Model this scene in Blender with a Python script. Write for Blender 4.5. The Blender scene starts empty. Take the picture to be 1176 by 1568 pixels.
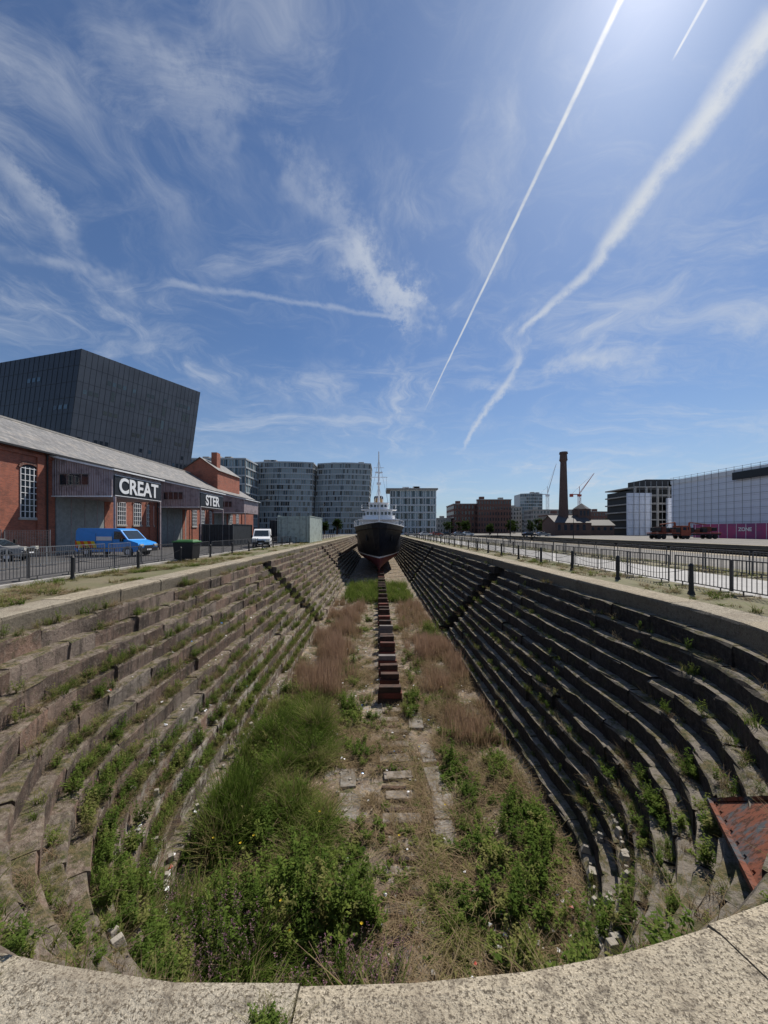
import bpy, math, random
import numpy as np
from mathutils import Vector, Matrix, noise as mnoise
random.seed(7); rng=np.random.default_rng(7)
QZ=-2.0; FZ=-8.0; DROT=math.radians(1.0); FS=8/9
scene=bpy.context.scene

# ---------------------------------------------------------------- node helpers
class NT:
    def __init__(s,nt): s.nt=nt; s.n=nt.nodes; s.l=nt.links
    def put(s,sock,val):
        if val is None: return
        if isinstance(val,bpy.types.NodeSocket): s.l.new(val,sock)
        else:
            if isinstance(val,(tuple,list)) and sock.type=='RGBA' and len(val)==3: val=(*val,1)
            sock.default_value=val
    def M(s,op,a,b=None,c=None,clamp=False):
        n=s.n.new('ShaderNodeMath'); n.operation=op; n.use_clamp=clamp
        for i,x in enumerate((a,b,c)): s.put(n.inputs[i],x)
        return n.outputs[0]
    def V(s,op,a,b=None):
        n=s.n.new('ShaderNodeVectorMath'); n.operation=op
        s.put(n.inputs[0],a)
        if b is not None:
            if op=='SCALE': s.put(n.inputs['Scale'],b)
            else: s.put(n.inputs[1],b)
        return n.outputs['Value'] if op in('DOT_PRODUCT','LENGTH') else n.outputs[0]
    def noise(s,vec,scale,detail=4,rough=.55,dist=0,out='Fac'):
        n=s.n.new('ShaderNodeTexNoise'); s.put(n.inputs['Vector'],vec)
        n.inputs['Scale'].default_value=scale; n.inputs['Detail'].default_value=detail
        n.inputs['Roughness'].default_value=rough; n.inputs['Distortion'].default_value=dist
        return n.outputs[out]
    def smooth(s,v,a,b,lo=0,hi=1):
        n=s.n.new('ShaderNodeMapRange'); n.interpolation_type='SMOOTHSTEP'
        s.put(n.inputs[0],v); n.inputs[1].default_value=a; n.inputs[2].default_value=b
        n.inputs[3].default_value=lo; n.inputs[4].default_value=hi
        return n.outputs[0]
    def mix(s,f,a,b,mode='MIX'):
        n=s.n.new('ShaderNodeMix'); n.data_type='RGBA'; n.blend_type=mode; n.clamp_factor=True
        s.put(n.inputs[0],f); s.put(n.inputs[6],a); s.put(n.inputs[7],b)
        return n.outputs[2]
    def ramp(s,f,stops):
        n=s.n.new('ShaderNodeValToRGB'); e=n.color_ramp.elements
        while len(e)<len(stops): e.new(.5)
        for el,(p,c) in zip(e,stops): el.position=p; el.color=(*c,1)
        s.put(n.inputs[0],f); return n.outputs[0]
    def attr(s,name):
        n=s.n.new('ShaderNodeAttribute'); n.attribute_name=name; return n.outputs['Fac']
    def pos(s): return s.n.new('ShaderNodeNewGeometry').outputs['Position']
    def nrm(s): return s.n.new('ShaderNodeNewGeometry').outputs['Normal']
    def sep(s,v):
        n=s.n.new('ShaderNodeSeparateXYZ'); s.put(n.inputs[0],v); return n.outputs
    def comb(s,x,y,z):
        n=s.n.new('ShaderNodeCombineXYZ')
        for i,a in enumerate((x,y,z)): s.put(n.inputs[i],a)
        return n.outputs[0]
    def bump(s,h,strength=.5,dist=.02):
        n=s.n.new('ShaderNodeBump'); n.inputs['Strength'].default_value=strength
        n.inputs['Distance'].default_value=dist; s.put(n.inputs['Height'],h); return n.outputs[0]

def newmat(name):
    m=bpy.data.materials.new(name); m.use_nodes=True
    t=NT(m.node_tree); b=m.node_tree.nodes['Principled BSDF']; return m,t,b

def simple(name,c,rough=.7,metal=0,var=.25,scale=3,bump=.2,c2=None,spec=.4):
    m,t,b=newmat(name); p=t.pos()
    f=t.noise(p,scale,4,.65)
    c2=c2 or tuple(x*(1-var) for x in c)
    f2=t.smooth(f,.35,.68)
    t.put(b.inputs['Base Color'],t.mix(f2,c,c2))
    b.inputs['Roughness'].default_value=rough; b.inputs['Metallic'].default_value=metal
    b.inputs['Specular IOR Level'].default_value=spec
    if bump: t.put(b.inputs['Normal'],t.bump(t.noise(p,scale*6,3),bump,.02))
    return m

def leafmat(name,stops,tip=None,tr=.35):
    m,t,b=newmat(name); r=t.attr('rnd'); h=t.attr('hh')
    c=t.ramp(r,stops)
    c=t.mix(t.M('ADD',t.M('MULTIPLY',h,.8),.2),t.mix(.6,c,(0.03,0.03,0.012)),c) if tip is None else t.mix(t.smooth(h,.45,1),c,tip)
    d=t.n.new('ShaderNodeBsdfDiffuse'); tl=t.n.new('ShaderNodeBsdfTranslucent'); mx=t.n.new('ShaderNodeMixShader')
    t.put(d.inputs[0],c); t.put(tl.inputs[0],t.mix(.0,c,c)); mx.inputs[0].default_value=tr
    t.l.new(d.outputs[0],mx.inputs[1]); t.l.new(tl.outputs[0],mx.inputs[2])
    t.l.new(mx.outputs[0],t.n['Material Output'].inputs[0])
    return m

# ---------------------------------------------------------------- mesh builder
class MB:
    def __init__(s): s.v=[];s.f=[];s.m=[]
    def add(s,vs,fs,mi=0):
        o=len(s.v); s.v+= [tuple(v) for v in vs]
        for f in fs: s.f.append(tuple(i+o for i in f)); s.m.append(mi)
    def box(s,c,d,mi=0,rz=0,tx=1,ty=1):
        x,y,z=[k/2 for k in d]; R=Matrix.Rotation(rz,3,'Z'); c=Vector(c)
        vs=[]
        for sz,kx,ky in((-1,1,1),(1,tx,ty)):
            for sx,sy in((-1,-1),(1,-1),(1,1),(-1,1)): vs.append(c+R@Vector((sx*x*kx,sy*y*ky,sz*z)))
        s.add(vs,[(3,2,1,0),(4,5,6,7),(0,1,5,4),(1,2,6,5),(2,3,7,6),(3,0,4,7)],mi)
    def b2(s,x0,x1,y0,y1,z0,z1,mi=0): s.box(((x0+x1)/2,(y0+y1)/2,(z0+z1)/2),(abs(x1-x0),abs(y1-y0),abs(z1-z0)),mi)
    def bar(s,p,q,w,mi=0,h=None):
        h=h or w; p=Vector(p);q=Vector(q); d=(q-p).normalized()
        u=Vector((0,0,1)) if abs(d.z)<.95 else Vector((0,1,0))
        a=d.cross(u).normalized(); b=a.cross(d)
        vs=[e+a*sx*w/2+b*sy*h/2 for e in(p,q) for sx,sy in((-1,-1),(1,-1),(1,1),(-1,1))]
        s.add(vs,[(3,2,1,0),(4,5,6,7),(0,1,5,4),(1,2,6,5),(2,3,7,6),(3,0,4,7)],mi)
    def cyl(s,p,q,r0,r1=None,n=12,mi=0):
        r1=r0 if r1 is None else r1; p=Vector(p);q=Vector(q); d=(q-p).normalized()
        u=Vector((0,0,1)) if abs(d.z)<.95 else Vector((0,1,0))
        a=d.cross(u).normalized(); b=a.cross(d); vs=[]
        for e,r in((p,r0),(q,r1)):
            for i in range(n):
                t=2*math.pi*i/n; vs.append(e+a*math.cos(t)*r+b*math.sin(t)*r)
        s.add(vs,[(i,(i+1)%n,n+(i+1)%n,n+i) for i in range(n)]+[tuple(range(n-1,-1,-1)),tuple(range(n,2*n))],mi)
    def prism(s,pts,z0,z1,mi=0,sh=(0,0),mt=None):
        n=len(pts); vs=[(x,y,z0) for x,y in pts]+[(x+sh[0],y+sh[1],z1) for x,y in pts]
        s.add(vs,[(i,(i+1)%n,n+(i+1)%n,n+i) for i in range(n)]+[tuple(range(n-1,-1,-1))],mi)
        s.add(vs[n:],[tuple(range(n))],mi if mt is None else mt)
    def obj(s,name,mats,dock=False,bevel=0,smooth=False,parent=None):
        me=bpy.data.meshes.new(name); me.from_pydata(s.v,[],s.f)
        for m in mats: me.materials.append(m)
        me.polygons.foreach_set('material_index',s.m)
        if smooth: me.polygons.foreach_set('use_smooth',[True]*len(s.f))
        me.update(); o=bpy.data.objects.new(name,me); scene.collection.objects.link(o)
        if dock: o.rotation_euler.z=DROT
        if bevel:
            b=o.modifiers.new('bevel','BEVEL'); b.width=bevel; b.segments=2; b.limit_method='ANGLE'
        if parent: o.parent=parent
        return o

# ---------------------------------------------------------------- materials
def stone_mat(coping=False):
    m,t,b=newmat('granite_coping' if coping else 'dock_sandstone'); p=t.pos(); r=t.attr('rnd'); S=t.sep(p)
    nz=t.sep(t.nrm())[2]
    n1=t.noise(p,1.1,5,.65); n2=t.noise(p,9,5,.7); n3=t.noise(p,60,3,.7)
    if coping:
        c=t.ramp(r,[(0,(.38,.325,.235)),(.5,(.43,.37,.27)),(1,(.35,.315,.25))])
        c=t.mix(t.smooth(n3,.48,.6),c,(.12,.1,.072))
        c=t.mix(t.M('MULTIPLY',t.smooth(t.noise(p,110,2,.6),.54,.66),.75),c,(.6,.53,.41))
        c=t.mix(t.M('MULTIPLY',t.smooth(n2,.5,.66),.65),c,(.11,.092,.07))
        c=t.mix(t.M('MULTIPLY',t.smooth(n1,.5,.68),.45),c,(.18,.145,.105))
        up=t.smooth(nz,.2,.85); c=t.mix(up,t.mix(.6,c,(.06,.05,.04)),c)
    else:
        c=t.ramp(r,[(0,(.125,.085,.066)),(.3,(.19,.135,.108)),(.6,(.185,.15,.125)),(.85,(.27,.175,.13)),(1,(.25,.22,.19))])
        c=t.mix(t.M('MULTIPLY',t.smooth(n1,.42,.64),.75),c,(.06,.048,.042))
        c=t.mix(t.M('MULTIPLY',t.smooth(n2,.5,.7),.55),c,(.31,.27,.22))
        c=t.mix(t.M('MULTIPLY',t.smooth(t.noise(t.V('MULTIPLY',p,(1,1,.12)),5,4,.6),.48,.66),.6),c,(.042,.037,.033))
        low=t.smooth(S[2],-4.9,-7.2); lf=t.smooth(S[0],1.,-3.)
        w=t.M('MULTIPLY',t.M('MULTIPLY',low,lf),t.smooth(t.noise(p,2.2,5,.7),.48,.61))
        c=t.mix(w,c,(.46,.42,.36))
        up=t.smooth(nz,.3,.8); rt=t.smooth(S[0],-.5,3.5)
        c=t.mix(t.M('MULTIPLY',rt,.85),c,t.mix(t.smooth(n2,.4,.65),(.018,.016,.015),(.05,.043,.037)))  # right wall's shade painted in as near-black, together with dark algae
        trd=t.mix(rt,t.mix(t.smooth(n2,.35,.65),(.11,.088,.068),(.28,.24,.19)),t.mix(n2,(.2,.17,.135),(.4,.36,.3)))  # right-hand treads paler: sunlight on them put into the colour
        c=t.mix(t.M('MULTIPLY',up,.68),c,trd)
        mo=t.M('MULTIPLY',t.M('MULTIPLY',up,t.smooth(t.noise(p,2.6,5,.75),.46,.58)),.88)
        c=t.mix(mo,c,t.mix(t.smooth(n2,.4,.6),(.055,.065,.02),(.15,.12,.055)))
        c=t.mix(t.M('MULTIPLY',t.smooth(t.noise(p,3.3,4,.7),.56,.66),.4),c,(.07,.075,.035))
    t.put(b.inputs['Base Color'],c); b.inputs['Roughness'].default_value=.9; b.inputs['Specular IOR Level'].default_value=.2
    h=t.M('ADD',t.M('MULTIPLY',n2,1.0),t.M('MULTIPLY',n3,.45))
    t.put(b.inputs['Normal'],t.bump(h,.9,.06 if not coping else .025))
    return m
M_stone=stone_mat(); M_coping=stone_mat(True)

def brickmat(name='red_brick',a=(.34,.085,.045),b_=(.2,.05,.03),sc=1.0):
    m,t,b=newmat(name); S=t.sep(t.pos())
    v=t.comb(t.M('ADD',S[0],S[1]),S[2],0)
    n=t.n.new('ShaderNodeTexBrick'); t.put(n.inputs['Vector'],v)
    n.inputs['Scale'].default_value=1; n.inputs['Brick Width'].default_value=.235*sc; n.inputs['Row Height'].default_value=.078*sc
    n.inputs['Mortar Size'].default_value=.008*sc; n.inputs['Color1'].default_value=(*a,1); n.inputs['Color2'].default_value=(*b_,1)
    n.inputs['Mortar'].default_value=(.22,.17,.14,1)
    c=t.mix(t.M('MULTIPLY',t.smooth(t.noise(t.pos(),.8,5,.7),.45,.7),.5),n.outputs[0],(.08,.04,.03))
    t.put(b.inputs['Base Color'],c); b.inputs['Roughness'].default_value=.88
    return m
M_brick=brickmat('red_brick',(.42,.11,.055),(.26,.065,.035)); M_brickd=brickmat('dark_brick',(.17,.06,.042),(.11,.042,.034),2)

def slate():
    m,t,b=newmat('slate_roof'); S=t.sep(t.pos())
    n=t.n.new('ShaderNodeTexBrick'); t.put(n.inputs['Vector'],t.comb(S[1],t.M('MULTIPLY',S[2],1.7),0))
    n.inputs['Scale'].default_value=1; n.inputs['Brick Width'].default_value=.5; n.inputs['Row Height'].default_value=.3
    n.inputs['Mortar Size'].default_value=.015
    n.inputs['Color1'].default_value=(.24,.235,.23,1); n.inputs['Color2'].default_value=(.15,.15,.15,1); n.inputs['Mortar'].default_value=(.06,.06,.06,1)
    c=t.mix(t.M('MULTIPLY',t.smooth(t.noise(t.pos(),1.2,5,.7),.5,.66),.6),n.outputs[0],(.36,.32,.27))
    c=t.mix(t.M('MULTIPLY',t.smooth(t.noise(t.V('MULTIPLY',t.pos(),(.4,2,.4)),1,4,.7),.5,.66),.5),c,(.08,.075,.07))
    t.put(b.inputs['Base Color'],c); b.inputs['Roughness'].default_value=.7; return m
M_slate=slate()
def corrug(name,c):
    m,t,b=newmat(name); S=t.sep(t.pos())
    w=t.M('SINE',t.M('MULTIPLY',t.M('ADD',S[0],S[1]),30))
    t.put(b.inputs['Base Color'],t.mix(t.smooth(t.noise(t.pos(),2,5),.45,.7),c,tuple(x*.6 for x in c)))
    b.inputs['Roughness'].default_value=.6; t.put(b.inputs['Normal'],t.bump(w,.8,.04)); return m
M_cladd=corrug('corrugated_cladding',(.38,.31,.32)); M_cont=corrug('container_paint',(.45,.52,.48)); M_contd=corrug('dark_container_paint',(.03,.035,.04))
M_white=simple('white_paint',(.78,.79,.8),.5,var=.12,bump=.05)
M_shipw=simple('ship_white_paint',(.85,.86,.88),.5,var=.15,scale=.8,bump=0)
M_black=simple('black_paint',(.015,.016,.02),.45,var=.3,bump=.05)
M_dark=simple('dark_steel',(.03,.03,.032),.55,.3,bump=0)
M_galv=simple('galvanised_steel',(.3,.31,.32),.45,.6,bump=0)
M_barr=simple('dull_barrier_steel',(.11,.11,.115),.5,.5,bump=0)
M_glass=simple('window_glass',(.02,.03,.04),.08,0,var=.2,bump=0,spec=.8)
M_glassb=simple('blue_glass',(.07,.12,.16),.12,0,var=.3,bump=0,spec=.8)
M_glassl=simple('pale_glass',(.28,.36,.4),.2,0,var=.2,bump=0,spec=.7)
M_conc=simple('concrete',(.4,.38,.35),.9,var=.3,scale=1,bump=.3)
M_timber=simple('weathered_timber',(.085,.045,.03),.85,var=.6,scale=2,bump=.6,c2=(.03,.022,.018))
M_rust=simple('rust_red',(.17,.045,.03),.85,var=.5,scale=1.2,bump=.6,c2=(.07,.03,.02))
M_back=simple('dark_backing',(.022,.02,.018),.9,var=.4,scale=1.5,bump=.5)
M_rubber=simple('rubber',(.015,.015,.015),.8,bump=0)
M_blue=simple('blue_vehicle_paint',(.02,.3,.82),.3,var=.08,bump=0,spec=.6)
M_yel=simple('hi_vis_yellow',(.75,.62,.03),.5,bump=0); M_or=simple('hi_vis_orange',(.75,.12,.02),.5,bump=0)
M_red=simple('red_paint',(.42,.06,.03),.5,bump=0); M_hull=simple('hull_black',(.01,.012,.02),.5,var=.4,scale=.5,bump=0,spec=.25)
M_antif=simple('antifouling_red',(.17,.03,.035),.7,var=.4,scale=.8,bump=.1)
M_green=simple('green_plastic',(.05,.16,.04),.5,bump=0)
M_pink=simple('magenta_hoarding',(.4,.05,.15),.6,scale=.12,bump=0,c2=(.1,.06,.16))
M_lamp=simple('lamp_lens',(.7,.68,.6),.15,bump=0,spec=.8)

def asphalt(name,c=(.06,.058,.056),c2=(.1,.095,.09),grit=90):
    m,t,b=newmat(name); p=t.pos()
    n=t.noise(p,.35,6,.7); c_=t.mix(t.smooth(n,.35,.65),c,c2)
    c_=t.mix(t.M('MULTIPLY',t.smooth(t.noise(p,4,5,.7),.5,.62),.5),c_,tuple(x*.55 for x in c))
    c_=t.mix(t.M('MULTIPLY',t.smooth(t.noise(p,grit,3,.6),.5,.65),.4),c_,tuple(x*2 for x in c2))
    t.put(b.inputs['Base Color'],c_); b.inputs['Roughness'].default_value=.9; return m
M_asph=asphalt('asphalt'); M_path=asphalt('pale_path',(.42,.41,.39),(.34,.33,.31)); M_dirt=asphalt('dirt_and_dry_grass',(.17,.14,.085),(.12,.12,.05),30)
M_gravel=asphalt('quay_ground',(.12,.112,.1),(.2,.185,.16),40)
def flagmat():
    m,t,b=newmat('dock_flags'); p=t.pos()
    n=t.n.new('ShaderNodeTexBrick'); t.put(n.inputs['Vector'],p); n.inputs['Scale'].default_value=1
    n.inputs['Brick Width'].default_value=1.3; n.inputs['Row Height'].default_value=.75; n.inputs['Mortar Size'].default_value=.02
    n.inputs['Color1'].default_value=(.27,.25,.23,1); n.inputs['Color2'].default_value=(.2,.18,.165,1); n.inputs['Mortar'].default_value=(.06,.05,.035,1)
    c=t.mix(t.smooth(t.noise(p,.9,6,.7),.4,.52),n.outputs[0],(.18,.135,.095))
    c=t.mix(t.M('MULTIPLY',t.smooth(t.noise(p,3.5,6,.75),.48,.58),.9),c,(.36,.28,.19))
    c=t.mix(t.smooth(t.noise(p,1.6,6,.7),.52,.6),c,(.09,.09,.04))
    c=t.mix(t.M('MULTIPLY',t.smooth(t.noise(p,14,5,.7),.53,.62),.7),c,(.05,.042,.03))
    t.put(b.inputs['Base Color'],c); b.inputs['Roughness'].default_value=.92
    t.put(b.inputs['Normal'],t.bump(t.noise(p,12,5,.7),.9,.06)); return m
M_flag=flagmat()

# ---------------------------------------------------------------- ground with dock openings
YC=10.1; YEND=150; NC=12; ZC=.45
RT=(8.1,8.7); RF=(4.95,4.75)
def rk(k,t):
    a=RT[0]*(1-t)+RT[1]*t; b=RF[0]*(1-t)+RF[1]*t
    return a+(b-a)*k/NC
CH=(QZ-ZC-FZ)/NC
def ztop(k): return QZ-ZC-(k-1)*CH
def P(k,u,off=0):
    L=YEND-YC
    if u<L: return Vector((-(rk(k,1)+off),YEND-u))
    A=math.pi*8
    if u<L+A:
        f=(u-L)/A; a=math.pi+math.pi*f; r=rk(k,1-f)+off
        return Vector((r*math.cos(a),YC+r*math.sin(a)))
    return Vector((rk(k,0)+off,YC+(u-L-A)))
L1=YEND-YC; LA=math.pi*8; LT=2*L1+LA

g=MB(); BIG=4000
arc=[P(0,L1+LA*i/48,.9) for i in range(49)]
for i in range(48):
    a,b=arc[i],arc[i+1]
    g.add([(a.x,-60,QZ),(b.x,-60,QZ),(b.x,b.y,QZ),(a.x,a.y,QZ)],[(0,1,2,3)])
def gq(x0,x1,y0,y1): g.add([(x0,y0,QZ),(x1,y0,QZ),(x1,y1,QZ),(x0,y1,QZ)],[(0,1,2,3)])
xl,xr=-(RT[1]+.9),RT[0]+.9
gq(-BIG,xl,-60,YEND); gq(xr,29,-60,YEND); gq(29,49,-60,6); gq(49,BIG,-60,YEND); gq(-BIG,BIG,YEND,BIG)
g.obj('ground',[M_gravel],dock=True)
s=MB(); s.add([(-27.9,2,QZ+.004),(-13.0,2,QZ+.004),(-13.0,148,QZ+.004),(-27.9,148,QZ+.004)],[(0,1,2,3)]); s.obj('quay_road',[M_asph],dock=True)
s=MB(); s.add([(-12.8,4,QZ+.004),(-9.62,4,QZ+.004),(-9.62,148,QZ+.004),(-12.8,148,QZ+.004)],[(0,1,2,3)])
s.add([(9.02,4,QZ+.004),(11.4,4,QZ+.004),(11.4,148,QZ+.004),(9.02,148,QZ+.004)],[(0,1,2,3)])
s.add([(15.3,4,QZ+.004),(18.5,4,QZ+.004),(18.5,148,QZ+.004),(15.3,148,QZ+.004)],[(0,1,2,3)]); s.obj('grass_verge',[M_dirt],dock=True)
s=MB(); s.add([(11.4,4,QZ+.008),(15.3,4,QZ+.008),(15.3,148,QZ+.008),(11.4,148,QZ+.008)],[(0,1,2,3)]); s.obj('footpath',[M_path],dock=True)
s=MB(); s.b2(-13.0,-12.8,4,148,QZ-.1,QZ+.12); s.obj('kerb',[M_conc],dock=True,bevel=.02)

# ---------------------------------------------------------------- dry dock
db=MB(); rn=[]
def slotY(k,side):
    f=k/NC
    if side: return [(27.6+3.4*f,29.8+3.4*f),(57+3*f,59+3*f)]
    return [(23.0+5*f,25.0+5*f),(53+3*f,55+3*f)]
def block(k,u0,u1,cop):
    nseg=max(1,int((u1-u0)/.45)) if (u0<L1+LA+6 and u1>L1-8) else max(1,int((u1-u0)/.8))
    dr=random.gauss(0,.012) if not cop else random.gauss(0,.01); dz=random.gauss(0,.01) if not cop else random.gauss(0,.006)
    if random.random()<.04 and not cop: dr+=random.uniform(.03,.1); dz-=random.uniform(.02,.09)
    z1=(ztop(k) if k else QZ+.012)+dz; z0=(z1-CH-.03) if k else QZ-ZC-.02
    depth=.72 if k else .9
    ch=random.uniform(.03,.08) if k else .06
    r=random.random(); R=[]
    jit=.016 if k else .005
    for i in range(nseg+1):
        u=u0+(u1-u0)*i/nseg; j=lambda: random.gauss(0,jit)
        pr=[(depth,z1),(ch*1.3,z1-.006+j()*.6),(ch*.35,z1-ch*.4+j()),(0,z1-ch*1.4+j()),(.02+j(),z0),(depth,z0)]
        R.append([(*P(k,u,o+dr+(j() if 0<ii<4 else 0)),z) for ii,(o,z) in enumerate(pr)])
    vs=[v for ring in R for v in ring]; n=6; fs=[]
    for i in range(nseg):
        for q in range(n): fs.append((i*n+q,i*n+(q+1)%n,(i+1)*n+(q+1)%n,(i+1)*n+q))
    fs.append(tuple(range(n-1,-1,-1))); fs.append(tuple(nseg*n+q for q in range(n)))
    db.add(vs,fs,1 if cop else 0); rn.extend([r]*len(vs))
for k in range(NC+1):
    sk=[]
    if k>0:
        for a,b in slotY(k,1): sk.append((YEND-b,YEND-a))
        for a,b in slotY(k,0): sk.append((L1+LA+a-YC,L1+LA+b-YC))
    sk.sort(); spans=[]; st=0
    for a,b in sk: spans.append((st,a)); st=b
    spans.append((st,LT))
    if k==0:
        c1=L1+12.24; spans=[(0,c1),(c1,c1+1.95),(c1+1.95,LT)]
    for a,b in spans:
        u=a
        while u<b-1e-3:
            ln=random.uniform(.9,2.0) if k else random.uniform(2.0,2.5)
            e=u+ln
            if b-e<.6: e=b
            block(k,u+.004,e-.004,k==0); u=e
us=list(np.linspace(0,L1,40))+list(np.linspace(L1,L1+LA,60))[1:]+list(np.linspace(L1+LA,LT,40))[1:]
vs=[]
for u in us:
    a=P(0,u,.5); c=P(NC,u,.5); vs+=[(a.x,a.y,QZ-.3),(c.x,c.y,FZ-.3)]
db.add(vs,[(2*i,2*i+1,2*i+3,2*i+2) for i in range(len(us)-1)],2); rn.extend([.5]*len(vs))
db.b2(-10,10,YEND,YEND+1.5,FZ-.3,QZ+.01,2); rn.extend([.5]*8)
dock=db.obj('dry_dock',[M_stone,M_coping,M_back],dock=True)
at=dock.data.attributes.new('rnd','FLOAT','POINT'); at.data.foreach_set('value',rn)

# dock floor
nx,ny=70,700; xs=np.linspace(-5.6,5.8,nx); ys=np.linspace(3,YEND,ny)
X,Y=np.meshgrid(xs,ys); Z=FZ+.04*np.sin(X*1.7+Y*.9)+.03*np.sin(Y*2.3-X*2.9)+rng.normal(0,.015,X.shape)+.12*(np.abs(X)/5.5)**4
fl=MB(); fl.v=list(map(tuple,np.stack([X,Y,Z],-1).reshape(-1,3)))
fl.f=[(j*nx+i,j*nx+i+1,(j+1)*nx+i+1,(j+1)*nx+i) for j in range(ny-1) for i in range(nx-1)]; fl.m=[0]*len(fl.f)
fl.obj('dock_floor',[M_flag],dock=True,smooth=True)

# second dock on the right
d2=MB(); r2=[]
for k in range(10):
    for side in(1,-1):
        y=6.0
        while y<YEND:
            e=y+random.uniform(1.2,2.2)
            o=.45*k
            xa=(29+o) if side==1 else (49-o); xb=xa-side*1.0*1.6
            z1=QZ+.01-(0.5*k)
            d2.b2(min(xa,xb),max(xa,xb),y,e-.02,z1-.6,z1,1 if k==0 else 0); r2.extend([random.random()]*8); y=e
d2.b2(29,49,4.5,6.0,-9,QZ+.01,0); r2.extend([.5]*8)
d2.b2(29,49,YEND-.5,YEND+1,-9,QZ+.01,0); r2.extend([.5]*8)
d2.b2(28,50,6,YEND,-7.5,-6.9,2); r2.extend([.5]*8)
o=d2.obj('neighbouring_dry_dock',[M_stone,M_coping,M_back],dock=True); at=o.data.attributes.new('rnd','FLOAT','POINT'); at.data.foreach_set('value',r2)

# keel blocks
kb=MB(); KX=.6
y=17.6
while y<112:
    w=1.08+random.uniform(-.07,.07); z=FZ-.02
    for lay in range(4):
        hh=.27; ww=w*(1,.97,.9,.86)[lay]; dx=random.uniform(-.05,.05)
        if lay==3 and random.random()<.35: continue
        kb.box((KX+dx,y+random.uniform(-.04,.04),z+hh/2),(ww,(.4,.38,.34,.32)[lay],hh-.012),0 if random.random()<.78 else (1 if random.random()<.7 else 2),random.uniform(-.06,.06)); z+=hh
    y+=random.uniform(1.25,1.6)
kb.obj('keel_blocks',[M_timber,M_rust,simple('pale_cap_stone',(.2,.18,.165),.9,bump=.5)],dock=True,bevel=.015)
kb=MB(); y=6.2
while y<17:
    if random.random()<.82: kb.box((KX+random.uniform(-.1,.1),y,FZ+.005),(1.0+random.uniform(-.25,.12),.34+random.uniform(-.08,.12),.12+random.uniform(0,.05)),0,random.uniform(-.09,.09))
    if random.random()<.55: kb.box((KX+random.uniform(-.1,.1),y+.32,FZ+.02),(random.uniform(.6,1.0),.14,.14),1,random.uniform(-.08,.08))
    y+=random.uniform(.72,1.05)
kb.obj('keel_block_bases',[simple('pale_worn_stone',(.27,.235,.2),.9,scale=2.5,bump=.9,c2=(.1,.08,.055)),M_timber],dock=True,bevel=.03)
sl=MB()
for (x,y,w,l) in[(1.8,9.9,.55,.9),(1.9,10.9,.6,1.0),(1.85,12.1,.55,1.2),(1.75,13.5,.5,1.1),(-.85,10.9,.7,1.1),(-.95,12.2,.5,.9),(1.6,16,.6,1.6)]:
    sl.box((x,y,FZ+.0),(w,l,.14),0,random.uniform(-.12,.12))
sl.obj('floor_slabs',[simple('worn_slab',(.27,.25,.225),.9,scale=1.7,bump=.8,c2=(.12,.1,.07))],dock=True,bevel=.03)

# ---------------------------------------------------------------- vegetation
def grass_t(nb,h,spread,lean,w,seg=3,seed=0):
    r=np.random.default_rng(seed); V=[];F=[];H=[]
    for i in range(nb):
        a=r.uniform(0,2*math.pi); rad=spread*math.sqrt(r.uniform()); bx,by=rad*math.cos(a),rad*math.sin(a)
        d=r.uniform(0,2*math.pi); hh=h*r.uniform(.4,1.15); le=lean*hh*r.uniform(.2,1.3)
        tw=r.uniform(-.6,.6); px,py=math.cos(d+1.57+tw),math.sin(d+1.57+tw)
        o=len(V)
        for s_ in range(seg+1):
            f=s_/seg; ww=w*(1-f*.85)*r.uniform(.9,1.1)
            cx=bx+math.cos(d)*le*f*f; cy=by+math.sin(d)*le*f*f; cz=hh*(f-.25*f*f*lean)
            V+= [(cx-px*ww/2,cy-py*ww/2,cz),(cx+px*ww/2,cy+py*ww/2,cz)]; H+=[f,f]
        for s_ in range(seg): F.append((o+2*s_,o+2*s_+1,o+2*s_+3,o+2*s_+2))
    return np.array(V),np.array(F),np.array(H)
def leafy_t(ns,h,spread,leaf,nl,seed=0,up=.0):
    r=np.random.default_rng(seed); V=[];F=[];H=[]
    for i in range(ns):
        a=r.uniform(0,2*math.pi); tilt=r.uniform(0,spread); hh=h*r.uniform(.5,1.1)
        top=np.array([math.cos(a)*tilt,math.sin(a)*tilt,hh]); b=np.array([math.cos(a)*tilt*.25,math.sin(a)*tilt*.25,0])
        o=len(V); V+=[b+[.006,0,0],b-[.006,0,0],top-[.003,0,0],top+[.003,0,0]]; F.append((o,o+1,o+2,o+3)); H+=[0,0,.3,.3]
        for j in range(nl):
            f=r.uniform(.12,1)**.8; c=b+(top-b)*f
            d=r.uniform(0,2*math.pi); el=r.uniform(-.5,.7)+up; L=leaf*r.uniform(.6,1.3)*(1.15-.5*f)
            ax=np.array([math.cos(d)*math.cos(el),math.sin(d)*math.cos(el),math.sin(el)])
            sd=np.array([-math.sin(d),math.cos(d),r.uniform(-.5,.5)]); 
            o=len(V); V+=[c,c+ax*L*.5+sd*L*.2,c+ax*L+np.array([0,0,-L*.15]),c+ax*L*.5-sd*L*.2]; F.append((o,o+1,o+2,o+3)); H+=[f*.6,f,f,f]
    return np.array(V),np.array(F),np.array(H)
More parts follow.
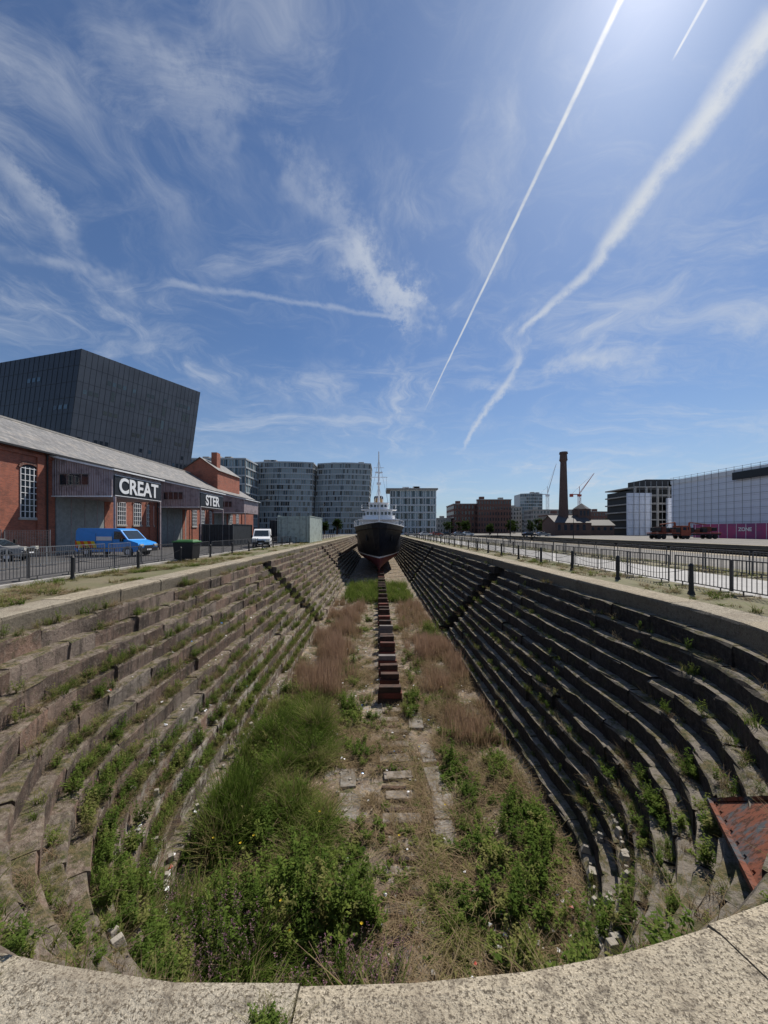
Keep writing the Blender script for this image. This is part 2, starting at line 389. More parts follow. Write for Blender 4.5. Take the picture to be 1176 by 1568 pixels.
def scatter(name,tm,pts,mat_,dock=True,fs=False):
    pts=np.array(pts,dtype=float); VV=[];FF=[];RR=[];HH=[];off=0
    if fs: pts[:,0:2]*=FS
    for ti,(V,F,H) in enumerate(tm):
        p=pts[pts[:,5]==ti]
        if not len(p): continue
        n=len(p); a=rng.uniform(0,2*math.pi,n); ca,sa=np.cos(a),np.sin(a)
        x=V[None,:,0]*ca[:,None]-V[None,:,1]*sa[:,None]; y=V[None,:,0]*sa[:,None]+V[None,:,1]*ca[:,None]
        vx=x*p[:,3,None]+p[:,0,None]; vy=y*p[:,3,None]+p[:,1,None]; vz=V[None,:,2]*p[:,4,None]+p[:,2,None]
        VV.append(np.stack([vx,vy,vz],-1).reshape(-1,3)); nv=len(V)
        FF.append((F[None]+(np.arange(n)*nv)[:,None,None]+off).reshape(-1,4)); off+=n*nv
        RR.append(np.clip(np.repeat(p[:,6],nv)+rng.normal(0,.04,n*nv),0,1)); HH.append(np.tile(H,n))
    V=np.concatenate(VV);F=np.concatenate(FF);R=np.concatenate(RR);H=np.concatenate(HH)
    me=bpy.data.meshes.new(name); me.vertices.add(len(V)); me.vertices.foreach_set('co',V.astype(np.float32).ravel())
    me.loops.add(len(F)*4); me.loops.foreach_set('vertex_index',F.astype(np.int32).ravel())
    me.polygons.add(len(F)); me.polygons.foreach_set('loop_start',np.arange(0,len(F)*4,4,dtype=np.int32)); me.polygons.foreach_set('loop_total',np.full(len(F),4,dtype=np.int32))
    me.update(); me.validate()
    for nm,d in(('rnd',R),('hh',H)):
        at=me.attributes.new(nm,'FLOAT','POINT'); at.data.foreach_set('value',d.astype(np.float32))
    me.materials.append(mat_); o=bpy.data.objects.new(name,me); scene.collection.objects.link(o)
    if dock: o.rotation_euler.z=DROT
    return o
def U(a,b): return random.uniform(a,b)
def nz2(x,y,s=.6,k=0): return mnoise.noise(Vector((x*s,y*s*.7,k*7.3)))
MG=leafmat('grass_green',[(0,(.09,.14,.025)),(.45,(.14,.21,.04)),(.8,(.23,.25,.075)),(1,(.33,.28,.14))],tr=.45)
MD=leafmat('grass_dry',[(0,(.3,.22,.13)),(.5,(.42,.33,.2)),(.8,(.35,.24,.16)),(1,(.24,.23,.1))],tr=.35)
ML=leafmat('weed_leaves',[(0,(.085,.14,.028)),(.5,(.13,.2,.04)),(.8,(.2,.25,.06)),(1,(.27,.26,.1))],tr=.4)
MR=leafmat('reed_brown',[(0,(.2,.2,.08)),(.35,(.3,.22,.13)),(1,(.36,.25,.17))],tip=(.35,.235,.17),tr=.4)
MP=leafmat('purple_flowers',[(0,(.08,.13,.04)),(1,(.13,.15,.06))],tip=(.42,.2,.32))
TG=[grass_t(24,1.0,.2,.6,.03,3,i) for i in range(4)]
TD=[grass_t(22,1.0,.2,.8,.018,3,10+i) for i in range(3)]
TL=[leafy_t(8,1.0,.42,.14,24,20+i) for i in range(4)]
TR=[grass_t(24,1.0,.22,.22,.02,3,30+i) for i in range(3)]
slab=lambda x,y: (1.7<x<2.4 and 10.8<y<16.5) or (-1.35<x<-.55 and 11.6<y<14.2)
G=[];D_=[];L_=[];R_=[]
def keep(x): return max(-5.15,min(5.4,x))
for _ in range(1900):
    y=U(6.3,19.5); x=U(-5.2,-1.2-.13*(y-8)*U(.4,1)); n=nz2(x,y,.8)
    if abs(x-KX)<.7 or slab(x,y) or n<-.16: continue
    s_=(.45+.95*(n+.2))*U(.7,1.3)*(1.05 if x<-2.4 else .6)
    G.append((x,y,FZ,U(.8,1.3),s_,random.randrange(4),min(1,max(0,.4+nz2(x,y,1.0,2)*1.1+U(-.25,.3)))))
    if random.random()<.2: D_.append((x,y,FZ,U(.6,1),s_*1.1,random.randrange(3),U(0,1)))
for _ in range(420):
    y=U(46,63); x=U(-4.5,4.5); G.append((x,y,FZ,U(1,1.6),U(.6,1.3),random.randrange(4),U(.1,.8)))
for _ in range(190):
    cx=U(-5,5.3); cy=6.5+abs(random.gauss(0,1))*13
    if cy>46 or abs(cx-KX)<.9 and random.random()<.8: continue
    kind=random.choices('GLDR',weights=[3,3.2,4.5,1.2 if cy>15 else 0.3])[0]; n=random.randint(4,15); rad=U(.18,.5); h=U(.22,.8)*(1.2 if abs(cx)>2.2 else .7); tone=U(0,1)
    for q in range(n):
        x=keep(cx+random.gauss(0,rad)); y=cy+random.gauss(0,rad*1.3)
        if slab(x,y) : continue
        f=max(.35,1-math.hypot(x-cx,y-cy)/(2.6*rad)); e=(x,y,FZ,U(.6,1.0),h*f*U(.7,1.2),random.randrange(3),min(1,max(0,tone+U(-.25,.25))))
        {'G':G,'L':L_,'D':D_,'R':R_}[kind].append(e)
for _ in range(900):
    x=U(-5,5.2); y=U(6.6,48)
    if slab(x,y) or (abs(x-KX)<.6) or nz2(x,y,.5,5)<-.1: continue
    G.append((x,y,FZ,U(.4,.9),U(.1,.35),random.randrange(4),U(.4,1)))
for _ in range(4100):
    x=U(-5,5.3); y=6+abs(random.gauss(0,17))
    if y>50 or nz2(x,y,.8,3)<-.12: continue
    if slab(x,y) and random.random()<.85: continue
    if abs(x-KX)<.55 and (y>19 or random.random()<.4): continue
    D_.append((x,y,FZ,U(.6,1.3),U(.08,.38)+(0.16 if x>2.3 else 0),random.randrange(3),U(0,1)))
for _ in range(40):
    y=U(7,19); L_.append((KX+U(-.65,.65),y,FZ,U(.3,.6),U(.1,.3),random.randrange(4),U(.2,1)))
for _ in range(1150):
    y=U(20,46); x=U(-5.0,-1.9+random.gauss(0,.45)); n=nz2(x,y,.55,6)
    if n<-.14: continue
    R_.append((x,y,FZ,U(.7,1.3),(.85+1.0*n)*U(.65,1.25),random.randrange(3),min(1,max(0,.5+n+U(-.3,.3)))))
for _ in range(900):
    y=U(15.5,33); x=U(3.1+random.gauss(0,.35),5.35); n=nz2(x,y,.6,8)
    if n<-.16: continue
    R_.append((x,y,FZ,U(.7,1.3),(.7+.8*n)*U(.65,1.25),random.randrange(3),min(1,max(0,.5+n+U(-.3,.3)))))
for _ in range(220):
    y=U(34,46); x=U(2.0,5); R_.append((x,y,FZ,U(.8,1.3),U(.4,1.1),random.randrange(3),U(.1,1)))
zones=[(-2.0,8.6,.9,.7,1.1,58),(-.7,8.9,.5,.5,.7,18),(-3.8,8.2,.7,.8,.8,30),(-3.2,11,1.0,1.2,.8,20),(-.6,10.7,.4,.9,.35,9),(3.6,9.4,.6,.6,.7,30),(4.4,11.3,.4,1.2,.75,34),(1.9,8.8,.3,.4,.4,8),(2.8,10.9,.4,.7,.4,12),(2.9,14,.4,1.2,.4,14),(-.9,15.6,.4,.8,.45,14),(1.7,19.0,.4,.8,.6,16),(-1.3,19,.4,.9,.6,18),(-.2,17.6,.3,.6,.35,7),(4.3,14.5,.4,1.2,.5,18),(-1.8,24,.4,2,.5,12),(2.0,24,.3,3,.5,14),(4.5,32,.5,1.5,1.0,26),(0,53,3,3,.9,60),(-4.6,15,.4,3,.8,34),(.4,9.5,.4,1.2,.25,6)]
for cx,cy,sx,sy,h,n in zones:
    for _ in range(n): 
        x=cx+random.gauss(0,sx)*.8;y=cy+random.gauss(0,sy)*.8
        if slab(x,y) : continue
        L_.append((keep(x),y,FZ,U(.6,1.1)*(.6+h*.5),h*U(.4,1.15),random.randrange(4),U(0,1)))
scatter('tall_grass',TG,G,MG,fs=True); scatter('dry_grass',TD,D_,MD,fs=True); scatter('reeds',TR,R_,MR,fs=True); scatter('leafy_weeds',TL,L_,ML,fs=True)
pts=[(-3.6+random.gauss(0,.6),7.7+random.gauss(0,.5),FZ,U(.7,1),U(.75,1.1),random.randrange(3),U(0,1)) for _ in range(46)]+[(-.6+random.gauss(0,.6),7.3+random.gauss(0,.3),FZ,U(.7,1),U(.4,.7),random.randrange(3),U(0,1)) for _ in range(24)]
scatter('purple_wildflowers',[leafy_t(7,1.0,.35,.06,34,60+i,.6) for i in range(3)],pts,MP,fs=True)
def onledge(k,u,o=.1): p=P(k,u,o); return p.x,p.y
pg=[];pd=[];pl=[]
for _ in range(4000):
    k=random.choices(range(1,NC+1),weights=[2+ (i>6)*3+i*.25 for i in range(NC)])[0]
    c=random.random()
    if c<.62: u=L1-abs(random.gauss(0,20))+3
    elif c<.84: u=L1+LA*random.random()
    else: u=L1+LA+abs(random.gauss(0,20))
    if not 60<u<LT-60 or mnoise.noise(Vector((u*.25,k*.6,3)))<-.12: continue
    for q in range(random.choice([1,2,3,5])):
        x,y=onledge(k,u+random.gauss(0,.3),U(.06,.26)); z=ztop(k)-.01
        right=u>L1+LA*.6
        w=random.random(); sc=U(.2,.65)*(.8 if right else 1)
        if w<.32: pg.append((x,y,z,sc,sc*U(.5,.9)*.6,random.randrange(4),U(.3,1)))
        elif w<.74: pd.append((x,y,z,sc,sc*U(.5,.9)*.7,random.randrange(3),U(0,1)))
        else: pl.append((x,y,z,sc*.75,sc*.6,random.randrange(4),U(.1,1)))
for cu,ck,n,h in[(L1+3.5,9,26,.55),(L1+5,10,26,.6),(L1-1,10,22,.5),(L1+7,11,20,.6),(L1-3,11,18,.5),(L1+2,8,12,.4),(L1+LA-6,11,18,.6),(L1+LA-3,8,12,.4),(L1+LA-5,6,8,.4),(L1-6,11,18,.5)]:
    for _ in range(n):
        k=max(1,min(NC,ck+random.choice([-1,0,0,1]))); x,y=onledge(k,cu+random.gauss(0,.9),U(.03,.25)); pl.append((x,y,ztop(k),U(.4,.7),h*U(.5,1.1),random.randrange(4),U(0,1)))
for _ in range(2200):
    lf=random.random()<.6; y=abs(random.gauss(0,26))+6
    x=U(-12.7,-9.7) if lf else random.choice([U(9.1,11.2),U(15.4,18.3)])
    if nz2(x,y,.5,9)<-.1: continue
    (pd if random.random()<.6 else pg).append((x,y,QZ,U(.5,1),U(.06,.26),random.randrange(3),U(.2,1)))
for cx,cy,n in[(-.42,1.5,14),(-1.85,1.78,10),(-1.75,1.62,6)]:
    for _ in range(n): pd.append((cx+random.gauss(0,.035),cy+random.gauss(0,.03),QZ+.01,.16,U(.04,.09),random.randrange(3),1.0)); pl.append((cx+random.gauss(0,.04),cy+random.gauss(0,.03),QZ+.01,.13,U(.05,.1),random.randrange(4),U(.2,.8)))
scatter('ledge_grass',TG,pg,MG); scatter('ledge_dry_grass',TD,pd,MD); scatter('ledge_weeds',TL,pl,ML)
fm=MB()
for _ in range(14):
    x,y=(-2.4+random.gauss(0,.8),8.2+random.gauss(0,.9)) if random.random()<.5 else (random.gauss(0,2.2),U(8,18)); z=FZ+U(.4,.9)
    for q in range(5):
        a=q*1.256; fm.add([(x,y,z),(x+.03*math.cos(a),y+.03*math.sin(a),z+.02),(x+.03*math.cos(a+1),y+.03*math.sin(a+1),z+.02)],[(0,1,2)])
fm.obj('yellow_flowers',[simple('petal_yellow',(.7,.5,.02),.6,bump=0)],dock=True)
lt=MB()
def bit(x,y,z,s,mi):
    a=U(0,6.3); vs=[(x+math.cos(a+i*1.57+U(-.3,.3))*s*U(.5,1),y+math.sin(a+i*1.57)*s*U(.5,1),z+U(.01,s)) for i in range(4)]
    vs.append((x,y,z+s*.7)); lt.add(vs,[(0,1,4),(1,2,4),(2,3,4),(3,0,4)],mi)
for _ in range(600):
    c=random.random()
    if c<.3: x,y,z=3.7+random.gauss(0,.7),7.3+random.gauss(0,.9),FZ+U(.04,.14)
    elif c<.45:
        k=random.choice([10,11,12]); u=L1+U(2,6); x,y=onledge(k,u); z=ztop(k)
    elif c<.78: x,y,z=U(-4.2,4.4),U(6,27),FZ+U(.04,.22)
    else:
        k=random.randint(5,12); u=L1-abs(random.gauss(0,12)) ; x,y=onledge(k,u,.1); z=ztop(k)
    if c<.3 and math.hypot(x,y-YC)>4.8: continue
    bit(x,y,z,U(.02,.075),random.choices([0,1,2,3],weights=[9,.6,.6,6])[0])
for _ in range(16):
    x,y=3.4+random.gauss(0,.8),7.3+random.gauss(0,.7); a=U(0,6.3); z=FZ+U(.06,.14)
    lt.cyl((x,y,z),(x+.16*math.cos(a),y+.16*math.sin(a),z+.01),.033,.033,8,random.choice([0,3,1,2,3]))
lt.obj('litter',[M_white,M_blue,M_red,simple('litter_grey',(.4,.4,.37),.6,bump=0)],dock=True)
rb=MB()
for _ in range(120):
    if random.random()<.5: k=random.choice([10,11,12]); u=L1+LA-U(2,8)
    else: k=random.choice([9,10,11,12]); u=L1+U(-6,7)
    x,y=onledge(k,u,.14); s_=U(.05,.17); rb.box((x,y,ztop(k)+s_*.4),(s_*U(.8,1.6),s_,s_),0,U(0,3),U(.5,.9),U(.5,.9))
for _ in range(240):
    s_=U(.03,.11); x=U(-4.2,4.3);y=U(6.5,22); rb.box((x,y,FZ+.04+s_*.3),(s_*U(.8,1.6),s_,s_*.8),0,U(0,3),.7,.7)
rb.obj('rubble',[simple('rubble_stone',(.36,.33,.28),.9,scale=5,bump=.5)],dock=True,bevel=.01)
pm,t,b=newmat('rusted_blue_plate'); p=t.pos(); c=t.mix(t.smooth(t.noise(p,1.8,6,.7),.36,.5),(.06,.075,.085),(.17,.06,.035)); c=t.mix(t.smooth(t.noise(p,9,5,.7),.5,.6),c,(.06,.028,.018))
t.put(b.inputs['Base Color'],c); b.inputs['Roughness'].default_value=.85; b.inputs['Specular IOR Level'].default_value=.2; t.put(b.inputs['Normal'],t.bump(t.noise(p,14,5),.5,.02))
pl_=MB(); A=Vector((5.46,6.3,-4.54));E=Vector((3.32,3.2,-3.35));B=Vector((4.86,3.8,-2.71)); Fp=E+(B-A)*.3; n=(B-A).cross(E-A).normalized()*.025
if n.z<0: n=-n
q=[A,B,Fp,E]; pl_.add([v for v in q]+[v+n for v in q],[(0,1,2,3),(7,6,5,4),(0,4,5,1),(1,5,6,2),(2,6,7,3),(3,7,4,0)])
pl_.bar(A+n*2,E+n*2,.06,0,.06); pl_.bar(A+n*2,B+n*2,.04,0,.05)
for i in range(9):
    c_=A+(E-A)*(i+.5)/9+(B-A)*.05; pl_.cyl(c_-n,c_+n*2.2,.015,.015,6)
pl_.obj('rusty_steel_plate',[pm])

# ---------------------------------------------------------------- fences
def barriers(x,y0,y1,name,mat_=None):
    m=MB(); y=y0
    while y<y1:
        L=2.25; a=U(-.1,.1); x0=x+U(-.14,.14); x1=x0+a; z0=QZ+.16; z1=QZ+1.08
        m.bar((x0,y,z1),(x1,y+L,z1),.038); m.bar((x0,y,z0),(x1,y+L,z0),.034)
        for e,xx in((y,x0),(y+L,x1)):
            m.bar((xx,e,z0-.06),(xx,e,z1),.038)
        for fy in(.35,L-.35): m.bar((x0+a*fy/L-.28,y+fy,QZ+.02),(x0+a*fy/L+.28,y+fy,QZ+.02),.04); m.bar((x0+a*fy/L,y+fy,QZ+.02),(x0+a*fy/L,y+fy,z0),.03)
        n=15 if y<45 else 7
        for i in range(1,n): f=i/n; m.bar((x0+a*f,y+L*f,z0),(x0+a*f,y+L*f,z1),.016)
        y+=L+.06
    return m.obj(name,[mat_ or M_barr],dock=True)
barriers(-13.7,6,90,'crowd_barrier_fence'); barriers(-18.5,17,27,'crowd_barrier_fence',M_galv); barriers(10.9,7,110,'crowd_barrier_fence'); barriers(16.0,9,110,'crowd_barrier_fence')
def posts(x,y0,y1,st,name):
    m=MB(); y=y0
    while y<y1:
        m.cyl((x,y,QZ),(x,y,QZ+.9),.07,.06,8); m.cyl((x,y,QZ+.9),(x,y,QZ+.98),.085,.03,8); m.cyl((x,y,QZ),(x,y,QZ+.12),.11,.08,8)
        prev=None
        for i in range(9):
            f=i/8; q=(x,y+st*f,QZ+.8-.28*math.sin(math.pi*f)); 
            if prev: m.bar(prev,q,.014)
            prev=q
        y+=st
    return m.obj(name,[M_dark],dock=True)
posts(9.75,11.6,120,3.6,'chain_post_fence'); posts(-12.3,15.5,110,4.2,'chain_post_fence')
m=MB()
for i in range(4):
    x0=-31+i*3.4; x1=x0+3.3; yy=27.4+i*.15
    for a_,b_ in(((x0,yy,QZ+.1),(x0,yy,QZ+2.05)),((x1,yy,QZ+.1),(x1,yy,QZ+2.05)),((x0,yy,QZ+2.0),(x1,yy,QZ+2.0)),((x0,yy,QZ+.2),(x1,yy,QZ+.2))): m.bar(a_,b_,.05)
    for j in range(1,28): m.bar((x0+3.3*j/28,yy,QZ+.2),(x0+3.3*j/28,yy,QZ+2),.014)
    for j in range(1,9): m.bar((x0,yy,QZ+.2+.2*j),(x1,yy,QZ+.2+.2*j),.014)
    m.box((x0,yy,QZ+.07),(.25,.7,.14),1)
    if i==1: break
m.obj('site_mesh_fence',[M_galv,M_conc])

# ---------------------------------------------------------------- warehouse
w=MB(); WX=-28.3; Y0,Y1=16,82; EZ=6.7; RX=-33.8; RZ=10.0
w.b2(WX-11,WX,Y0,Y1,QZ-.1,EZ-.15,0)
w.add([(WX,Y0,EZ-.15),(WX-11,Y0,EZ-.15),(RX,Y0,RZ-.15),(WX,Y1,EZ-.15),(WX-11,Y1,EZ-.15),(RX,Y1,RZ-.15)],[(0,2,1),(3,4,5)],0)
for sx,xe in((1,WX+.45),(-1,WX-11.45)):
    w.add([(xe,Y0-.3,EZ-.2),(xe,Y1+.3,EZ-.2),(RX,Y1+.3,RZ),(RX,Y0-.3,RZ),(xe,Y0-.3,EZ-.35),(xe,Y1+.3,EZ-.35),(RX,Y1+.3,RZ-.15),(RX,Y0-.3,RZ-.15)],[(0,1,2,3),(7,6,5,4),(0,4,5,1),(0,3,7,4),(1,5,6,2)],1)
w.bar((RX,Y0-.3,RZ+.03),(RX,Y1+.3,RZ+.03),.3,2,.15)
w.bar((WX+.5,Y0,EZ-.3),(WX+.5,Y1,EZ-.3),.16,5,.14)
w.b2(WX,WX+.12,Y0,Y1,EZ-.75,EZ-.5,0)
for y in np.arange(Y0,Y1,7.4): w.b2(WX,WX+.14,y,y+.7,QZ,EZ-.76,0)
def win(y,z0,z1,wd=1.5):
    w.b2(WX-.2,WX+.02,y-wd/2,y+wd/2,z0,z1,4)
    n=10; vs=[(WX+.022,y,z1)]+[(WX+.022,y+wd/2*math.cos(math.pi*i/n),z1+.35*math.sin(math.pi*i/n)) for i in range(n+1)]
    w.add(vs,[(0,i+1,i+2) for i in range(n)],4)
    for i in range(n):
        a1=math.pi*i/n;a2=math.pi*(i+1)/n
        w.bar((WX+.05,y+(wd/2+.1)*math.cos(a1),z1+.45*math.sin(a1)),(WX+.05,y+(wd/2+.1)*math.cos(a2),z1+.45*math.sin(a2)),.1,6,.22)
    w.b2(WX,WX+.12,y-wd/2-.15,y+wd/2+.15,z0-.18,z0,2)
    for i in range(5): yy=y-wd/2+wd*i/4; w.bar((WX+.045,yy,z0),(WX+.045,yy,z1+.1),.05,3)
    nr=int((z1-z0)/.5)+1
    for i in range(nr+1): zz=z0+(z1-z0)*i/nr; w.bar((WX+.05,y-wd/2,zz),(WX+.05,y+wd/2,zz),.045,3)
win(30.2,1.0,4.9,1.5); win(26.2,1.0,4.9,1.5); win(22,1.0,4.9,1.5)
for y in(40.8,43.4,45.8,56.5,59,61.5,70,73): win(y,.6,3.0,1.3)
for y in(32.3,47.5,62.8):
    w.b2(WX,WX+.1,y+.3,y+6.5,QZ,2.9,7)
    for i in range(1,4): w.b2(WX+.1,WX+.13,y+.3+i*1.55-.03,y+.3+i*1.55+.03,QZ,2.88,8)
    xf=-23.2
    vs=[(WX,y,2.9),(xf,y,2.9),(xf,y,5.1),(WX,y,6.25),(WX,y+7,2.9),(xf,y+7,2.9),(xf,y+7,5.1),(WX,y+7,6.25)]
    w.add(vs,[(0,1,2,3),(7,6,5,4),(1,5,6,2),(0,4,5,1)],8)
    w.add([(WX,y-.2,6.3),(xf+.25,y-.2,5.12),(xf+.25,y+7.2,5.12),(WX,y+7.2,6.3),(WX,y-.2,6.42),(xf+.25,y-.2,5.24),(xf+.25,y+7.2,5.24),(WX,y+7.2,6.42)],[(3,2,1,0),(4,5,6,7),(0,1,5,4),(1,2,6,5),(2,3,7,6)],1)
    w.bar((xf+.3,y-.2,5.15),(xf+.3,y+7.2,5.15),.1,3,.12)
    w.bar((WX,y-.24,6.3),(xf+.25,y-.24,5.14),.08,3,.14)
    w.bar((xf+.03,y-.05,2.9),(WX,y-.05,2.9),.08,3,.1)
    for i in range(4):
        xx=WX+.7+i*.62; w.b2(xx,xx+.5,y-.04,y,3.9,4.75,4)
    w.bar((WX+.6,y-.05,4.8),(WX+3.2,y-.05,4.8),.07,9); w.bar((WX+.6,y-.05,3.85),(WX+3.2,y-.05,3.85),.07,9)
    for yy in(y+.2,y+6.8): w.bar((xf+.1,yy,QZ),(xf+.1,yy,2.9),.14,8)
for y in(31.6,47.0,55.4): w.cyl((WX+.22,y,QZ),(WX+.22,y,EZ-.4),.07,.07,8,5)
w.b2(-35,-29,66,76,5,10.6,0); w.add([(-35,66,10.6),(-29,66,10.6),(-32,66,12.6),(-35,76,10.6),(-29,76,10.6),(-32,76,12.6)],[(0,1,2),(4,3,5)],0)
w.add([(-28.7,65.7,10.4),(-28.7,76.3,10.4),(-32,76.3,12.75),(-32,65.7,12.75),(-35.3,65.7,10.4),(-35.3,76.3,10.4)],[(0,1,2,3),(3,2,5,4)],1)
w.b2(-31,-30,68,69.4,11,14,0)
wh=w.obj('brick_warehouse',[M_brick,M_slate,M_conc,M_white,M_glass,M_dark,M_brickd,simple('grey_door',(.26,.28,.28),.6,bump=.1),M_cladd,M_galv])
def text(s_,loc,size,parent,name='lettering',mat_=M_white,rot=(math.pi/2,0,math.pi/2)):
    c=bpy.data.curves.new(name,'FONT'); c.body=s_; c.size=size; c.extrude=.02; c.offset=size*.026; c.align_x='CENTER'; c.align_y='CENTER'
    o=bpy.data.objects.new(name,c); scene.collection.objects.link(o); c.materials.append(mat_); o.location=loc; o.rotation_euler=rot; o.parent=parent
for y,tx in((32.3,'CREAT'),(47.5,'STER')):
    sg=MB(); sg.b2(-23.2+.02,-23.1,y+.2,y+6.9,3.0,4.75,0)
    for z in(3.0,4.75): sg.bar((-23.08,y+.2,z),(-23.08,y+6.9,z),.05,1)
    o=sg.obj('shop_sign',[M_black,M_white]); text(tx,(-23.06,y+3.5,3.85),1.85,o)

# ---------------------------------------------------------------- generic facade buildings
def facade(m,p00,p10,p11,p01,nu,nv,core=None,glass=(0,),slab=1,mull=1,sh=.25,mw=.15,out=.25,fill=(.1,.9,.15,.85),skip=0):
    p00,p10,p11,p01=map(Vector,(p00,p10,p11,p01)); nrm=(p10-p00).cross(p01-p00).normalized()
    def Q(u,v): return (p00*(1-u)+p10*u)*(1-v)+(p01*(1-u)+p11*u)*v
    for j in range(nv):
        for i in range(nu):
            if random.random()<skip: continue
            u0=(i+fill[0])/nu;u1=(i+fill[1])/nu;v0=(j+fill[2])/nv;v1=(j+fill[3])/nv
            m.add([Q(u0,v0)+nrm*.06,Q(u1,v0)+nrm*.06,Q(u1,v1)+nrm*.06,Q(u0,v1)+nrm*.06],[(0,1,2,3)],random.choice(glass))
    if sh:
        for j in range(nv+1): m.bar(Q(0,j/nv)+nrm*out/2,Q(1,j/nv)+nrm*out/2,out,slab,sh)
    if mw:
        for i in range(nu+1): m.bar(Q(i/nu,0)+nrm*out/2,Q(i/nu,1)+nrm*out/2,mw,mull,mw)
def lean(x,y,z): k=(z-35)/37.0; return (x+5*k,y,z)
m=MB(); A=(-58.3,73);B_=(-46.6,96);C_=(-112,88);Dd=(-102,118)
foot=[C_,A,B_,Dd]
vs=[lean(x,y,QZ) for x,y in foot]+[lean(x,y,35) for x,y in foot]
m.add(vs,[(0,1,5,4),(1,2,6,5),(2,3,7,6),(3,0,4,7),(4,5,6,7)],0)
def F2(P0,P1,u,v): 
    x=P0[0]+(P1[0]-P0[0])*u;y=P0[1]+(P1[1]-P0[1])*u; return Vector(lean(x,y,QZ+(35-QZ)*v))
for (P0,P1,nu) in((A,B_,26),(C_,A,40)):
    n=(F2(P0,P1,1,0)-F2(P0,P1,0,0)).cross(F2(P0,P1,0,1)-F2(P0,P1,0,0)).normalized()
    if P0==A: m.add([F2(P0,P1,.0,0)+n*.015,F2(P0,P1,1,0)+n*.015,F2(P0,P1,1,1)+n*.015,F2(P0,P1,.0,1)+n*.015],[(0,1,2,3)],4)
    for i in range(nu+1): m.bar(F2(P0,P1,i/nu,0)+n*.02,F2(P0,P1,i/nu,1)+n*.02,.05,2)
    for j in range(1,12): m.bar(F2(P0,P1,0,j/12)+n*.02,F2(P0,P1,1,j/12)+n*.02,.05,2)
    for j in range(11):
        i=1
        while i<nu-1:
            if random.random()<(.34 if P0==A else .08):
                run=random.choice([1,1,2,3,4]); h=random.choice([.35,.35,.35,.8])
                for q in range(run):
                    if i>=nu-1: break
                    u0=(i+.15)/nu;u1=(i+.8)/nu; v0=(j+.3)/12;v1=(j+.3+h*.8)/12
                    m.add([F2(P0,P1,u0,v0)+n*.05,F2(P0,P1,u1,v0)+n*.05,F2(P0,P1,u1,v1)+n*.05,F2(P0,P1,u0,v1)+n*.05],[(0,1,2,3)],random.choice([1,1,3])); i+=1
            i+=1
m.obj('angular_black_building',[simple('black_granite_cladding',(.028,.033,.045),.35,var=.25,scale=.3,bump=0,spec=.4),M_glass,M_black,M_glassb,simple('grey_granite_cladding',(.15,.158,.175),.45,var=.2,scale=.3,bump=0,spec=.4)])
def glassblock(name,x0,x1,y,d,z1,nu,nv,leanx=0,glass=(0,0,1,2),mats=None,bow=3):
    m=MB(); mats=mats or [M_glassb,M_glass,M_glassl,M_conc,simple('facade_panel',(.46,.5,.53),.5,bump=0)]
    n=6; pts=[]
    for i in range(n+1):
        f=i/n; pts.append((x0+(x1-x0)*f,y-bow*math.sin(math.pi*f)))
    foot=pts+[(x1,y+d),(x0,y+d)]
    m.prism(foot,QZ,z1,4,(leanx,0),3)
    for i in range(n):
        a,b=pts[i],pts[i+1]
        facade(m,(a[0],a[1],QZ),(b[0],b[1],QZ),(b[0]+leanx,b[1],z1),(a[0]+leanx,a[1],z1),max(1,nu//n),nv,glass=glass,slab=4,mull=3,sh=.7,mw=.22,out=.4,fill=(.05,.95,.1,.9))
    facade(m,(x1,y,QZ),(x1,y+d,QZ),(x1+leanx,y+d,z1),(x1+leanx,y,z1),6,nv,glass=glass,slab=4,mull=3,sh=.7,mw=.22,out=.4,fill=(.05,.95,.1,.9))
    for i in range(5):
        a=U(.1,.8); xx=x0+(x1-x0)*a+leanx; m.b2(xx,xx+3,y+3,y+7,z1,z1+U(1,2.4),3)
    m.obj(name,mats)
glassblock('glass_apartment_block',-72,-38.5,200,20,35.5,30,13,1,glass=(0,1,2,2,2))
glassblock('glass_apartment_block',-38,-9.5,205,20,35.8,30,13,2.2,glass=(0,1,2,2,2))
glassblock('office_block',-92,-66,180,20,34,18,9,0,bow=0,glass=(0,0,2))
glassblock('office_block',3,24.5,180,18,19,18,6,0,glass=(2,2,1,0),bow=0,mats=[M_glassb,M_glass,M_glassl,M_white,simple('pale_panel',(.6,.63,.65),.5,bump=0)])
m=MB(); m.prism([(1,178.5),(25.5,178.5),(25.5,200),(1,200)],19.2,19.9,0); m.obj('office_block_canopy',[M_conc])

def brickblock(name,x0,x1,y,d,z1,nu,nv,mat_=None,roof=True,wm=None):
    m=MB(); m.b2(x0,x1,y,y+d,QZ,z1,0)
    fl_=(.28,.72,.25,.8)
    facade(m,(x0,y,QZ),(x1,y,QZ),(x1,y,z1),(x0,y,z1),nu,nv,glass=(1,),sh=0,mw=0,fill=fl_)
    facade(m,(x0,y+d,QZ),(x0,y,QZ),(x0,y,z1),(x0,y+d,z1),max(2,int(nu*d/(x1-x0))),nv,glass=(1,),sh=0,mw=0,fill=fl_)
    m.b2(x0-.3,x1+.3,y-.3,y+d+.3,z1,z1+.5,2)
    if roof:
        m.b2(x0+2,x0+5,y+3,y+6,z1+.5,z1+2.5,0); m.b2(x1-7,x1-4,y+4,y+7,z1+.5,z1+2,2)
    m.obj(name,[mat_ or M_brickd,wm or M_glass,M_conc])
brickblock('brick_dock_warehouse',47,84,255,30,17.5,16,5); brickblock('brick_dock_warehouse',62,84,250,4,20,12,6)
brickblock('low_shop_block',20,46,260,20,8,14,3,M_conc); brickblock('low_shop_block',106,122,240,20,10,8,3,M_brickd)
brickblock('office_block',118,150,300,20,16,12,5,M_conc); brickblock('office_block',160,182,290,20,14,10,4,M_brickd)
